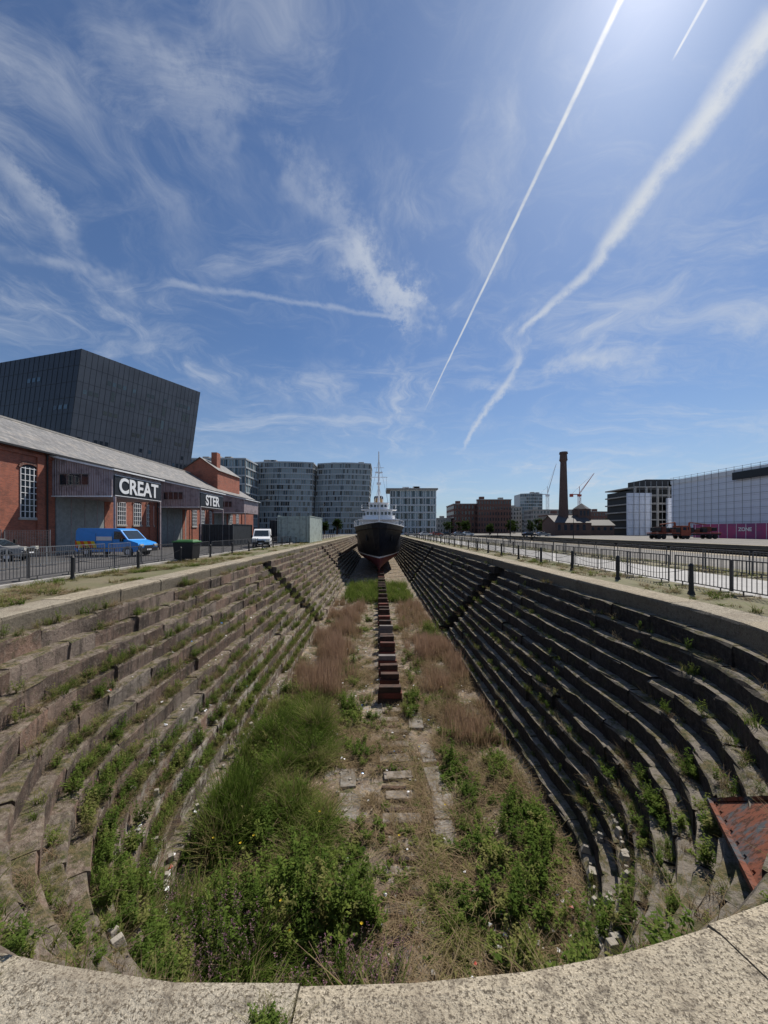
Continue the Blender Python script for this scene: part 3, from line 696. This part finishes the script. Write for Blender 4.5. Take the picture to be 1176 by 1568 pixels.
glassblock('glass_tower',124,144,345,16,33,12,12,0)
brickblock('office_block',100,120,330,20,20,8,6,M_conc)
brickblock('office_block',-190,-100,230,20,12,24,5,M_conc)
m=MB(); cx,cy=72,152
def octo(r): return [(cx+r*math.cos(math.pi/8+i*math.pi/4),cy+r*math.sin(math.pi/8+i*math.pi/4)) for i in range(8)]
m.prism(octo(2.6),QZ,5,0); 
m.cyl((cx,cy,5),(cx,cy,27.5),1.95,1.25,8,0); m.cyl((cx,cy,27.5),(cx,cy,28.3),1.3,1.7,8,0); m.cyl((cx,cy,28.3),(cx,cy,30.6),1.55,1.4,8,0); m.cyl((cx,cy,30.6),(cx,cy,31.4),1.75,1.55,8,0)
def house(x0,x1,y0,y1,z1,zr):
    m.b2(x0,x1,y0,y1,QZ,z1,0); ym=(y0+y1)/2
    m.add([(x0-.3,y0-.4,z1-.1),(x1+.3,y0-.4,z1-.1),(x1+.3,ym,zr),(x0-.3,ym,zr),(x0-.3,y1+.4,z1-.1),(x1+.3,y1+.4,z1-.1)],[(0,1,2,3),(3,2,5,4)],2)
    m.add([(x0,y0,z1),(x0,y1,z1),(x0,ym,zr-.15),(x1,y0,z1),(x1,y1,z1),(x1,ym,zr-.15)],[(0,2,1),(3,4,5)],0)
    n=int((x1-x0)/2.4)
    for i in range(n): xx=x0+1+i*2.4; m.b2(xx,xx+1.1,y0-.05,y0,0,z1-1.2,3); m.cyl((xx+.55,y0-.05,z1-1.2),(xx+.55,y0-.001,z1-1.2),.55,.55,12,3)
house(66,80,146,158,3.0,6); house(80,90,148,156,2.0,4.2)
m.b2(77,82,150,155,3,8.5,0); m.cyl((79.5,152.5,8.5),(79.5,152.5,10.8),3.7,.2,4,2)
for dx in(77.6,79,80.4): m.b2(dx,dx+.8,149.94,150,5.8,7.8,3)
m.obj('pumping_station',[brickmat('sooty_brick',(.1,.05,.04),(.07,.035,.03),2),M_conc,simple('dark_slate',(.08,.08,.085),.7,bump=0),M_glass])
def crane(name,x,y,h,ang,jib,col):
    m=MB(); w_=1.0
    for sx in(-w_,w_):
        for sy in(-w_,w_): m.bar((x+sx,y+sy,QZ),(x+sx,y+sy,h),.3)
    z=QZ
    while z<h-2:
        m.bar((x-w_,y-w_,z),(x+w_,y-w_,z+3),.18); m.bar((x+w_,y-w_,z+3),(x-w_,y-w_,z+6),.18); z+=6
    m.box((x,y,h+1),(3,3,2)); d=Vector((math.cos(ang),0,math.sin(ang))); b=Vector((x,y,h+2)); e=b+d*jib; o_=Vector((0,0,1.6))
    m.bar(b,e,.35); m.bar(b+o_,e,.3)
    for i in range(14): f=i/14; m.bar(b+d*jib*f+o_*(1-f),b+d*jib*(f+.07),.15)
    k=b-Vector((1 if d.x>0 else -1,0,0))*8; m.bar(b,k,.8); m.box(k-Vector((0,0,1)),(3,2,3)); m.bar(b+Vector((0,0,8)),b,.4); m.bar(b+Vector((0,0,8)),e,.12); m.bar(b+Vector((0,0,8)),k,.12)
    m.obj(name,[col])
crane('tower_crane',164,380,34,math.radians(74),32,M_white); crane('tower_crane',196,380,34,math.radians(55),26,M_red)
wm,t,b=newmat('scaffold_sheeting'); S=t.sep(t.pos())
c=t.mix(t.smooth(t.M('FRACT',t.M('MULTIPLY',S[2],.5)),.0,.08),(.5,.53,.6),(.8,.83,.9)); c=t.mix(t.M('MULTIPLY',t.smooth(t.M('FRACT',t.M('MULTIPLY',S[1],.4)),.9,1),.5),c,(.55,.6,.68))
c=t.mix(t.M('MULTIPLY',t.noise(t.pos(),.6,5),.35),c,(.55,.6,.7)); t.put(b.inputs['Base Color'],c); b.inputs['Roughness'].default_value=.8
t.put(b.inputs['Normal'],t.bump(t.noise(t.pos(),.9,4),.8,.3))
m=MB(); m.b2(104,140,60,137,QZ,16.5,0); m.b2(103.6,104,60,137,16.5,17.9,1)
for y in np.arange(60,138,2.6):
    m.bar((103.5,y,QZ),(103.5,y,18.9),.08,2)
for z in(18.7,18.1,14.5,12.5,10.5,8.5,6.5,4.5,2.5): m.bar((103.5,60,z),(103.5,137,z),.08,2)
m.b2(102.9,103.3,60,112,14.8,17,3)
m.obj('scaffold_wrapped_building',[wm,M_white,M_galv,M_black])
m=MB()
for j in range(6):
    z=QZ+j*3.2; m.b2(98,122,148,168,z+2.7,z+3.2,0)
    for i in range(6): m.b2(98+i*4.4,98.6+i*4.4,148,148.6,z,z+2.7,0)
m.b2(99,122,150,168,QZ,16,1); m.b2(103,116,149,160,16.8,20,1); m.b2(112,119,149,158,17,19,0)
m.b2(94.6,104,147.2,147.8,QZ,14.5,2); m.b2(110,122,147.2,147.8,QZ,12.5,2)
for i in range(12): m.bar((97+i*2.2,147,QZ),(97+i*2.2,147,19),.12,3)
for j in range(7): m.bar((94.6,147,QZ+j*3),(122,147,QZ+j*3),.1,3)
m.obj('unfinished_concrete_building',[M_conc,M_dark,wm,M_galv])
m=MB(); m.b2(84.9,85.05,60,104,QZ,1.6,0)
for y in np.arange(60,104,2.4): m.b2(84.84,84.9,y,y+.08,QZ,1.6,1)
ho=m.obj('site_hoarding',[M_pink,M_white]); text('ZONE',(84.8,89,.2),1.2,ho,rot=(math.pi/2,0,-math.pi/2))

# ---------------------------------------------------------------- vehicles
def vehicle(name,loc,rz,prof,W,wheels,paint,side_w,front_w,chev=False,wr=.34):
    m=MB(); n=len(prof); zm=max(z for x,z in prof)
    def hw(z): return W/2*(1-.13*max(0,(z-.95)/(zm-.95)))
    vs=[(x,-hw(z),z) for x,z in prof]+[(x,hw(z),z) for x,z in prof]
    m.add(vs,[tuple(range(n)),tuple(range(2*n-1,n-1,-1))]+[(i,n+i,n+(i+1)%n,(i+1)%n) for i in range(n)],0)
    for poly in side_w:
        for sg in(-1,1):
            v=[(x,sg*(hw(z)+.012),z) for x,z in poly]; m.add(v,[tuple(range(len(v)))] if sg<0 else [tuple(range(len(v)-1,-1,-1))],1)
    for (xa,za,xb,zb) in front_w:
        o_=.015 if xa>0 else -.015
        m.add([(xa+o_,-hw(za)*.88,za+.01),(xa+o_,hw(za)*.88,za+.01),(xb+o_,hw(zb)*.85,zb+.01),(xb+o_,-hw(zb)*.85,zb+.01)],[(0,1,2,3)],1)
    for wx in wheels:
        for sg in(-1,1):
            m.cyl((wx,sg*(W/2-.2),wr),(wx,sg*(W/2+.01),wr),wr,wr,20,2); m.cyl((wx,sg*(W/2+.01),wr),(wx,sg*(W/2+.025),wr),wr*.6,wr*.5,12,3)
            for i in range(10):
                a1=math.pi*i/10;a2=math.pi*(i+1)/10; R1=wr*1.18
                m.bar((wx+R1*math.cos(a1),sg*(W/2+.005),wr+R1*math.sin(a1)),(wx+R1*math.cos(a2),sg*(W/2+.005),wr+R1*math.sin(a2)),.03,2,.06)
    xf=max(x for x,z in prof); xb=min(x for x,z in prof)
    for sg in(-1,1):
        m.box((xf-.1,sg*W*.37,.82),(.3,.36,.2),4); m.box((xb+.02,sg*W*.44,1.0),(.1,.14,.45),5)
        m.box((xf-1.35,sg*(W/2+.12),1.25),(.12,.22,.26),2)
        if zm>1.8:
            m.box((.45,sg*(hw(1.1)+.004),1.1),(.02,.012,1.3),2); m.box((-.9,sg*(hw(1.1)+.004),1.1),(.02,.012,1.3),2); m.box((-.9,sg*(W/2+.01),.62),(3.2,.03,.06),2)
    m.box((xf-.03,0,.5),(.14,W*.92,.28),2); m.box((xb+.02,0,.45),(.12,W*.92,.22),2); m.box((xf+.0,0,.75),(.06,W*.42,.18),2); m.box((xf+.05,0,.5),(.03,.5,.11),3)
    if chev:
        for sg in(-1,1):
            for i in range(6):
                x=xb+.08+i*.3; y=sg*(hw(.7)+.016)
                v=[(x,y,.62),(x+.3,y,.62),(x+.05,y,1.15),(x-.25+.0,y,1.15)]
                v=[(max(xb+.03,a),b_,c_) for a,b_,c_ in v]
                m.add(v,[(0,1,2,3)] if sg<0 else [(3,2,1,0)],6 if i%2 else 7)
            m.box((-.2,sg*(hw(1.0)+.006),1.35),(1.3,.02,.3),3)
    o=m.obj(name,[paint,M_glass,M_rubber,M_white,M_lamp,M_red,M_yel,M_or],bevel=.03); o.location=loc; o.rotation_euler.z=rz; return o
vanp=[(-2.65,.35),(2.6,.35),(2.68,.75),(2.55,1.02),(1.75,1.25),(1.05,2.0),(.7,2.12),(-2.5,2.15),(-2.65,1.95)]
vehicle('blue_van',(-21.0,29.8,QZ+.02),math.radians(-6),vanp,2.0,(-1.7,1.75),M_blue,[[(.95,1.3),(1.6,1.3),(1.05,1.88),(.55,1.9),(.55,1.3)]],[(1.7,1.31,1.1,1.95),(-2.65,1.3,-2.65,1.85)],chev=True)
vehicle('white_van',(-14.6,45.5,QZ+.02),math.radians(-76),vanp,1.95,(-1.7,1.75),M_white,[[(.95,1.3),(1.6,1.3),(1.05,1.88),(.55,1.9),(.55,1.3)]],[(1.7,1.31,1.1,1.95),(-2.65,1.3,-2.65,1.85)])
carp=[(-2.1,.3),(2.1,.3),(2.15,.62),(2.0,.8),(1.15,.93),(.35,1.42),(-1.1,1.45),(-1.95,1.0),(-2.15,.85)]
for i,(x,y,r,p) in enumerate([(14,128,.1,M_white),(18,130,.2,M_red),(22,134,0,M_dark),(26,131,.1,M_galv),(9.5,132,.3,M_galv),(31,140,0,M_white),(46,120,.2,M_dark),(52,124,0,M_galv),(-25.6,24.6,.3,M_galv),(-24,88,1.5,M_dark)]):
    vehicle('parked_car',(x,y,QZ+.01),r,carp,1.8,(-1.35,1.35),p,[[(-1.5,.98),(1.0,.98),(.3,1.36),(-1.05,1.38)]],[(1.1,.98,.4,1.38),(-1.9,1.02,-1.2,1.4)],wr=.31)
m=MB()
m.box((0,0,1.0),(8.5,2.2,.3),1); m.box((-1,0,1.35),(6.5,2.4,.25),0); m.box((3.4,0,1.9),(1.9,2.4,2.3),0,0,.85,.95); m.box((4.2,0,2.3),(.25,2.0,.9),2); m.box((3.4,0,2.35),(.9,2.42,.7),2)
for i in range(5): m.box((-3.2+i*1.3,U(-.3,.3),1.9+U(-.1,.4)),(1.1,1.8,.9+U(-.2,.4)),3 if i%2 else 1,U(-.2,.2))
m.bar((2.2,0,1.4),(2.0,0,3.8),.3,0); m.bar((2.0,0,3.8),(-1.8,0,3.3),.22,0)
for x in(-3,-1.8,3.2):
    for s_ in(-1,1): m.cyl((x,s_*.8,.5),(x,s_*1.18,.5),.5,.5,18,4)
M_fred=simple('faded_red_paint',(.3,.07,.035),.6,bump=0)
for i,(x,y) in enumerate([(65,87),(73,88)]):
    o=m.obj('red_flatbed_lorry',[M_fred,M_dark,M_glass,M_rust,M_rubber],bevel=.03); o.location=(x,y,QZ+.02); o.rotation_euler.z=math.radians(8+i*170)
m=MB(); bx,by=-12.9,24.8
m.box((bx,by,QZ+.68),(1.15,.95,1.05),0,0,1.12,1.12); m.box((bx,by,QZ+1.26),(1.4,1.2,.09),1,0,.95,.95); m.box((bx,by+.1,QZ+1.34),(1.2,.9,.1),1,0,.8,.7)
for sx in(-.45,.45):
    for sy in(-.35,.35): m.cyl((bx+sx-.03,by+sy,QZ+.09),(bx+sx+.03,by+sy,QZ+.09),.09,.09,10,0)
for sx in(-.66,.66): m.bar((bx+sx,by-.4,QZ+1.1),(bx+sx,by+.4,QZ+1.1),.04,0)
m.obj('wheeled_waste_bin',[M_black,M_green],bevel=.02)
def container(x,y,l,h,mat_,w_=2.4):
    m=MB(); m.box((x,y,QZ+h/2+.08),(w_,l,h-.1),0)
    for sx in(-w_/2,w_/2):
        for sy in(-l/2,l/2): m.bar((x+sx,y+sy,QZ),(x+sx,y+sy,QZ+h+.1),.16,1)
        m.bar((x+sx,y-l/2,QZ+h+.06),(x+sx,y+l/2,QZ+h+.06),.12,1)
        m.bar((x+sx,y-l/2,QZ+.1),(x+sx,y+l/2,QZ+.1),.14,1)
    for sx in(-.5,-.25,.25,.5): m.bar((x+sx*w_*.8,y-l/2-.04,QZ+.15),(x+sx*w_*.8,y-l/2-.04,QZ+h),.04,2)
    m.obj('shipping_container',[mat_,mat_,M_galv])
container(-14.3,66,12,4.2,M_cont,5); container(-21.5,52,7,2.7,M_contd,4.2); container(-19.5,74,8,3.8,M_contd,3)
m=MB(); m.b2(-22,-15.5,78,90,QZ,1.6,0); m.b2(-22.4,-15.1,77.6,90.4,1.6,2.1,1); facade(m,(-22,78,QZ),(-15.5,78,QZ),(-15.5,78,1.6),(-22,78,1.6),4,1,glass=(2,),sh=0,mw=.1); m.obj('glazed_kiosk',[M_dark,M_white,M_glassb])
def lamp(x,y,h):
    m=MB(); m.cyl((0,0,0),(0,0,1.1),.11,.1,10); m.cyl((0,0,1.1),(0,0,h),.07,.045,10); m.bar((0,0,h),(.9,0,h+.12),.05); m.box((1.1,0,h+.12),(.6,.22,.1),0); m.box((1.1,0,h+.055),(.5,.18,.03),1)
    o=m.obj('street_lamp',[M_dark,M_lamp]); o.location=(x,y,QZ)
for x,y,h in[(-16.5,50,6),(-15.5,90,8),(20,60,5),(33,110,8),(28,150,9),(54,140,9),(-20,120,9),(8.7,140,8),(45,90,7)]: lamp(x,y,h)

# ---------------------------------------------------------------- ship
sh=MB(); NB=26; KZ=-6.95; BL=-4.0; zl=[KZ,KZ+.3,KZ+.9,-5.2,-4.55,-4.3,BL,-3.2,-2.2,-1.2,0,1]
SX=.3; SY0=60.0; SL=54; Bm=4.5
def sheer(s_): return 1.3-1.4*min(1,s_/.45)**.7+(0 if s_<.7 else (s_-.7)*2)
rows=[]
for i in range(NB+1):
    s_=(i/NB)**1.25; row=[]; top=sheer(s_)
    for j,z in enumerate(zl):
        zz=z if z<BL else BL+(z-BL)/(1-BL)*(top-BL)
        t_=max(0.0,min(1.0,(zz-KZ)/(top-KZ)))
        fd=min(1,(s_/.16))**.55 if s_>0 else 0; fw=min(1,s_/.33)**1.1; ft=1 if s_<.8 else 1-((s_-.8)/.2)**2*.45
        hb=Bm*ft*((1-t_**1.3)*fw*(1-(1-min(1,t_*1.8))**3)*.98+t_**1.3*fd); hb=max(hb,.06)
        y0=SY0+2.6*(1-t_)**1.3; y=y0+(SY0+SL-y0)*s_
        row.append((hb,y,zz))
    rows.append(row)
nz=len(zl)
for sg in(-1,1):
    vs=[(SX+sg*h,y,z) for r in rows for h,y,z in r]
    for j in range(nz-1):
        mi=1 if j<4 else (2 if j==4 else 0)
        fs=[(i*nz+j,(i+1)*nz+j,(i+1)*nz+j+1,i*nz+j+1) for i in range(NB)]
        if sg<0: fs=[f[::-1] for f in fs]
        sh.add(vs,fs,mi)
for j in range(nz-1):
    h,y,z=rows[0][j];h2,y2,z2=rows[0][j+1]; sh.add([(SX-h,y,z),(SX+h,y,z),(SX+h2,y2,z2),(SX-h2,y2,z2)],[(0,1,2,3)],1 if j<4 else (2 if j==4 else 0))
    h,y,z=rows[-1][j];h2,y2,z2=rows[-1][j+1]; sh.add([(SX-h,y,z),(SX+h,y,z),(SX+h2,y2,z2),(SX-h2,y2,z2)],[(3,2,1,0)],0)
for i in range(NB):
    a=rows[i][-1];b_=rows[i+1][-1]; dz=-.9
    sh.add([(SX-a[0],a[1],a[2]+dz),(SX+a[0],a[1],a[2]+dz),(SX+b_[0],b_[1],b_[2]+dz),(SX-b_[0],b_[1],b_[2]+dz)],[(0,1,2,3)],3)
    for sg in(-1,1): 
        sh.bar((SX+sg*a[0],a[1],a[2]+.04),(SX+sg*b_[0],b_[1],b_[2]+.04),.14,2,.12)
        if i>2: 
            sh.bar((SX+sg*a[0],a[1],a[2]),(SX+sg*a[0],a[1],a[2]+1),.05,2)
            sh.bar((SX+sg*a[0],a[1],a[2]+1),(SX+sg*b_[0],b_[1],b_[2]+1),.05,2)
h_=rows[3]
for sg in(-1,1): sh.box((SX+sg*(h_[9][0]+.05),h_[9][1],h_[9][2]),(.25,.7,1.0),4)
sh.b2(SX-3.9,SX+3.9,75,104,-.6,2.0,2); sh.b2(SX-4.1,SX+4.1,74.3,102,2.0,2.2,2)
sh.b2(SX-2.7,SX+2.7,76,94,2.2,4.1,2); sh.b2(SX-3.6,SX+3.6,75.6,80,4.1,4.25,2); sh.b2(SX-1.9,SX+1.9,77,84,4.25,5.5,2); sh.b2(SX-2.1,SX+2.1,76.6,84.4,5.5,5.62,2)
for i in range(7): x=SX-2.45+i*.72; sh.b2(x,x+.46,75.94,76,3.1,3.7,5)
for i in range(5): x=SX-1.75+i*.72; sh.b2(x,x+.46,76.94,77,4.7,5.2,5)
for i in range(7): x=SX-3.6+i*1.1; sh.cyl((x+.3,74.96,1.2),(x+.3,75,1.2),.16,.16,12,5)
for sg in(-1,1):
    for z in(4.7,5.1): sh.bar((SX+sg*3.5,75.6,z),(SX+sg*3.5,80,z),.05,2)
    sh.bar((SX+sg*3.5,75.6,5.1),(SX+sg*1.9,75.6,5.1),.05,2); sh.b2(SX+sg*3.0-.5,SX+sg*3.0+.5,82,88,2.3,3.2,2)
sh.cyl((SX,80,5.6),(SX,80,16.6),.26,.11,8,2); sh.bar((SX-1.8,80,11.2),(SX+1.8,80,11.2),.12,2); sh.bar((SX-1.1,80,13.2),(SX+1.1,80,13.2),.1,2); sh.box((SX,79.7,9.8),(.9,.6,.5),2); sh.box((SX,80,12.2),(1.6,.25,.3),2)
for sg in(-1,1): sh.bar((SX,80,15),(SX+sg*2.6,88,4.5),.035,4); sh.bar((SX+sg*1.6,80,11.2),(SX+sg*1.9,82,5.7),.03,4); sh.bar((SX,80,9.5),(SX+sg*.9,80,5.6),.08,2)
sh.cyl((SX,69,.3),(SX,69,6.0),.12,.07,8,2); sh.bar((SX,80,15),(SX,60.5,1.5),.03,4)
sh.box((SX,67,1.0),(2.2,1.5,1.0),4,0,.8,.8)
sh.cyl((SX,92,4.1),(SX,93,7.6),1.3,1.1,14,6); sh.cyl((SX,93,7.6),(SX,93.1,8.2),1.15,1.1,14,0)
sh.cyl((SX,108,0),(SX,108,10),.2,.08,8,2)
sh.obj('moored_ship',[M_hull,M_antif,M_shipw,M_timber,M_dark,M_glass,simple('buff_funnel',(.5,.3,.1),.5,bump=0)],dock=True)
m=MB()
for y in range(68,106,6):
    for sg in(-1,1): m.bar((SX+sg*4.2,y,-3.0),(sg*6.4,y,-4.2),.28)
m.obj('shoring_timbers',[M_timber],dock=True)

tv=MB(); pts=[]
for i in range(34):
    x=U(36,112); y=U(165,235); h=U(4,8)
    if i>26: x=U(-30,-5); y=U(168,176)
    tv.cyl((x,y,QZ),(x+U(-.3,.3),y,QZ+h*.6),.25,.1,6)
    for q in range(3): tv.bar((x,y,QZ+h*.4),(x+U(-1.5,1.5),y+U(-1,1),QZ+h*.8),.1)
    for q in range(26):
        a=U(0,6.3);r_=U(0,1)**.5*h*.35; zz=QZ+h*.35+U(0,h*.6); k=1-abs((zz-QZ)/h-.6); pts.append((x+r_*k*math.cos(a),y+r_*k*math.sin(a),zz-.5,U(.9,1.6),U(.9,1.6),random.randrange(2),U(0,.2)))
tv.obj('tree_trunks',[M_timber]); to=scatter('distant_trees',[leafy_t(8,1.0,.8,.45,14,80+i) for i in range(2)],pts,leafmat('tree_leaves',[(0,(.04,.07,.02)),(1,(.08,.12,.035))]),dock=False)
bpy.data.objects['tree_trunks'].parent=to

# ---------------------------------------------------------------- world and sun
SAZ=math.radians(35.5); SEL=math.radians(51)
wd=bpy.data.worlds.new('World'); scene.world=wd; wd.use_nodes=True; t=NT(wd.node_tree)
bg=t.n['Background']; sky=t.n.new('ShaderNodeTexSky'); sky.sky_type='NISHITA'; sky.sun_disc=False
sky.sun_elevation=SEL; sky.sun_rotation=SAZ; sky.air_density=1.0; sky.dust_density=.5; sky.ozone_density=2.7
d=t.V('NORMALIZE',t.n.new('ShaderNodeTexCoord').outputs['Generated'])
S=t.sep(d); zc=t.M('ADD',t.M('MAXIMUM',S[2],0),.16)
pp=t.comb(t.M('DIVIDE',S[0],zc),t.M('DIVIDE',S[1],zc),0)
warp=t.noise(pp,1.6,3,.6,0,'Color'); wv=t.V('SCALE',t.V('SUBTRACT',warp,(.5,.5,.5)),.55)
mp=t.n.new('ShaderNodeMapping'); mp.inputs['Rotation'].default_value=(0,0,math.radians(32)); mp.inputs['Scale'].default_value=(2.2,.9,1); t.put(mp.inputs[0],t.V('ADD',pp,wv))
fine=t.noise(mp.outputs[0],1.6,8,.66,0); big=t.noise(pp,.75,2,.5)
mp2=t.n.new('ShaderNodeMapping'); mp2.inputs['Rotation'].default_value=(0,0,math.radians(-12)); mp2.inputs['Scale'].default_value=(.8,2.6,1); t.put(mp2.inputs[0],t.V('ADD',pp,wv))
fine2=t.noise(mp2.outputs[0],1.0,8,.68,0)
c1=t.M('MULTIPLY',t.smooth(fine,.45,.8),t.smooth(big,.36,.6))
c2=t.M('MULTIPLY',t.smooth(fine2,.47,.8),.8)
veil=t.M('MULTIPLY',t.smooth(big,.35,.7),.05)
cloud=t.M('ADD',t.M('MULTIPLY',t.M('MAXIMUM',c1,c2),.8),veil)
def dirv(x,y): v=Vector(((x-588)/580,1,(812-y)/580)); return v.normalized()
fw=t.noise(d,26,5,.7); lw=t.noise(d,6,2,.5); pn=t.noise(d,7.5,4,.6)
patch=t.smooth(pn,.4,.6)
def trail(a,b_,w1,w2,st,rough=.4,soft=.3,warpk=0,pat=False):
    a=dirv(*a);b2=dirv(*b_); n=a.cross(b2).normalized(); T=(b2-a*a.dot(b2)).normalized(); ang=math.acos(a.dot(b2))
    D=t.V('DOT_PRODUCT',d,tuple(n))
    if warpk: D=t.M('ADD',D,t.M('MULTIPLY',t.M('SUBTRACT',lw,.5),warpk)); D=t.M('ADD',D,t.M('MULTIPLY',t.M('SUBTRACT',fw,.5),warpk*1.1))
    D=t.M('ABSOLUTE',D); u=t.M('DIVIDE',t.M('ARCTAN2',t.V('DOT_PRODUCT',d,tuple(T)),t.V('DOT_PRODUCT',d,tuple(a))),ang)
    wv_=t.M('ADD',t.M('MULTIPLY',u,w2-w1),w1); wv_=t.M('MAXIMUM',wv_,.0004)
    q=t.smooth(t.M('DIVIDE',D,wv_),1,soft)
    q=t.M('MULTIPLY',q,t.M('MULTIPLY',t.smooth(u,-.12 if pat else -.02,.15 if pat else .03),t.smooth(u,1.04,.85)))
    q=t.M('MULTIPLY',q,t.smooth(fw,.5-rough*.5,.6,1-rough,1))
    if pat: q=t.M('MULTIPLY',q,patch)
    return t.M('MULTIPLY',q,st)
trs=[trail((965,-30),(652,625),.0062,.0018,.95,.35,.2,.0022),
     trail((1095,-25),(1030,92),.0035,.002,.8,.3,.2),
     trail((1195,20),(905,408),.034,.021,.9,.9,0,.02),
     trail((930,390),(790,515),.018,.008,.7,.7,.0,.02),
     trail((800,545),(705,690),.013,.008,.6,.6,.0,.025),
     trail((-20,235),(215,470),.03,.04,.38,.8,.0,.05,True),
     trail((-20,385),(300,440),.016,.016,.3,.8,0,.02,True),
     trail((250,430),(640,492),.011,.007,.28,.8,0,.015),
     trail((150,-20),(660,500),.09,.05,.26,.8,0,.12,True),
     trail((520,390),(680,520),.06,.03,.6,.8,0,.1,True),
     trail((1250,470),(700,600),.035,.02,.35,.8,0,.06,True)]
tot=cloud
for q in trs: tot=t.M('SUBTRACT',t.M('ADD',tot,q),t.M('MULTIPLY',tot,q))
tot=t.M('MULTIPLY',tot,1.0,clamp=True)
skc=t.mix(1.0,sky.outputs[0],(.68,.84,1.03),'MULTIPLY')
haze=t.smooth(S[2],.42,-.05); skc=t.mix(t.M('MULTIPLY',haze,.5),skc,(5.3,6.5,7.8))
sund=(math.sin(SAZ)*math.cos(SEL),math.cos(SAZ)*math.cos(SEL),math.sin(SEL))
sd_=t.M('MAXIMUM',t.V('DOT_PRODUCT',d,sund),0)
gl=t.M('POWER',sd_,80)
cc=t.mix(gl,(7.3,7.8,8.5),(12,12,12))
col=t.mix(tot,skc,cc)
col=t.mix(1.0,col,t.mix(t.M('POWER',sd_,260),(0,0,0),(3.2,2.9,2.8)),'ADD')
t.put(bg.inputs[0],col); bg.inputs[1].default_value=.086
sl_=bpy.data.lights.new('sun','SUN'); sl_.energy=5.0; sl_.angle=math.radians(.53); sl_.color=(1,.93,.83)
so=bpy.data.objects.new('sun',sl_); scene.collection.objects.link(so)
so.rotation_euler=Vector(sund).to_track_quat('Z','Y').to_euler()

# ---------------------------------------------------------------- camera
cam=bpy.data.cameras.new('camera'); co=bpy.data.objects.new('camera',cam); scene.collection.objects.link(co)
cam.sensor_width=36; cam.lens=580/1568*36; cam.shift_y=28/1568; cam.clip_end=9000; cam.clip_start=.05
co.rotation_euler=(math.pi/2,0,0); scene.camera=co
scene.view_settings.view_transform='Standard'; scene.view_settings.look='None'; scene.view_settings.exposure=0
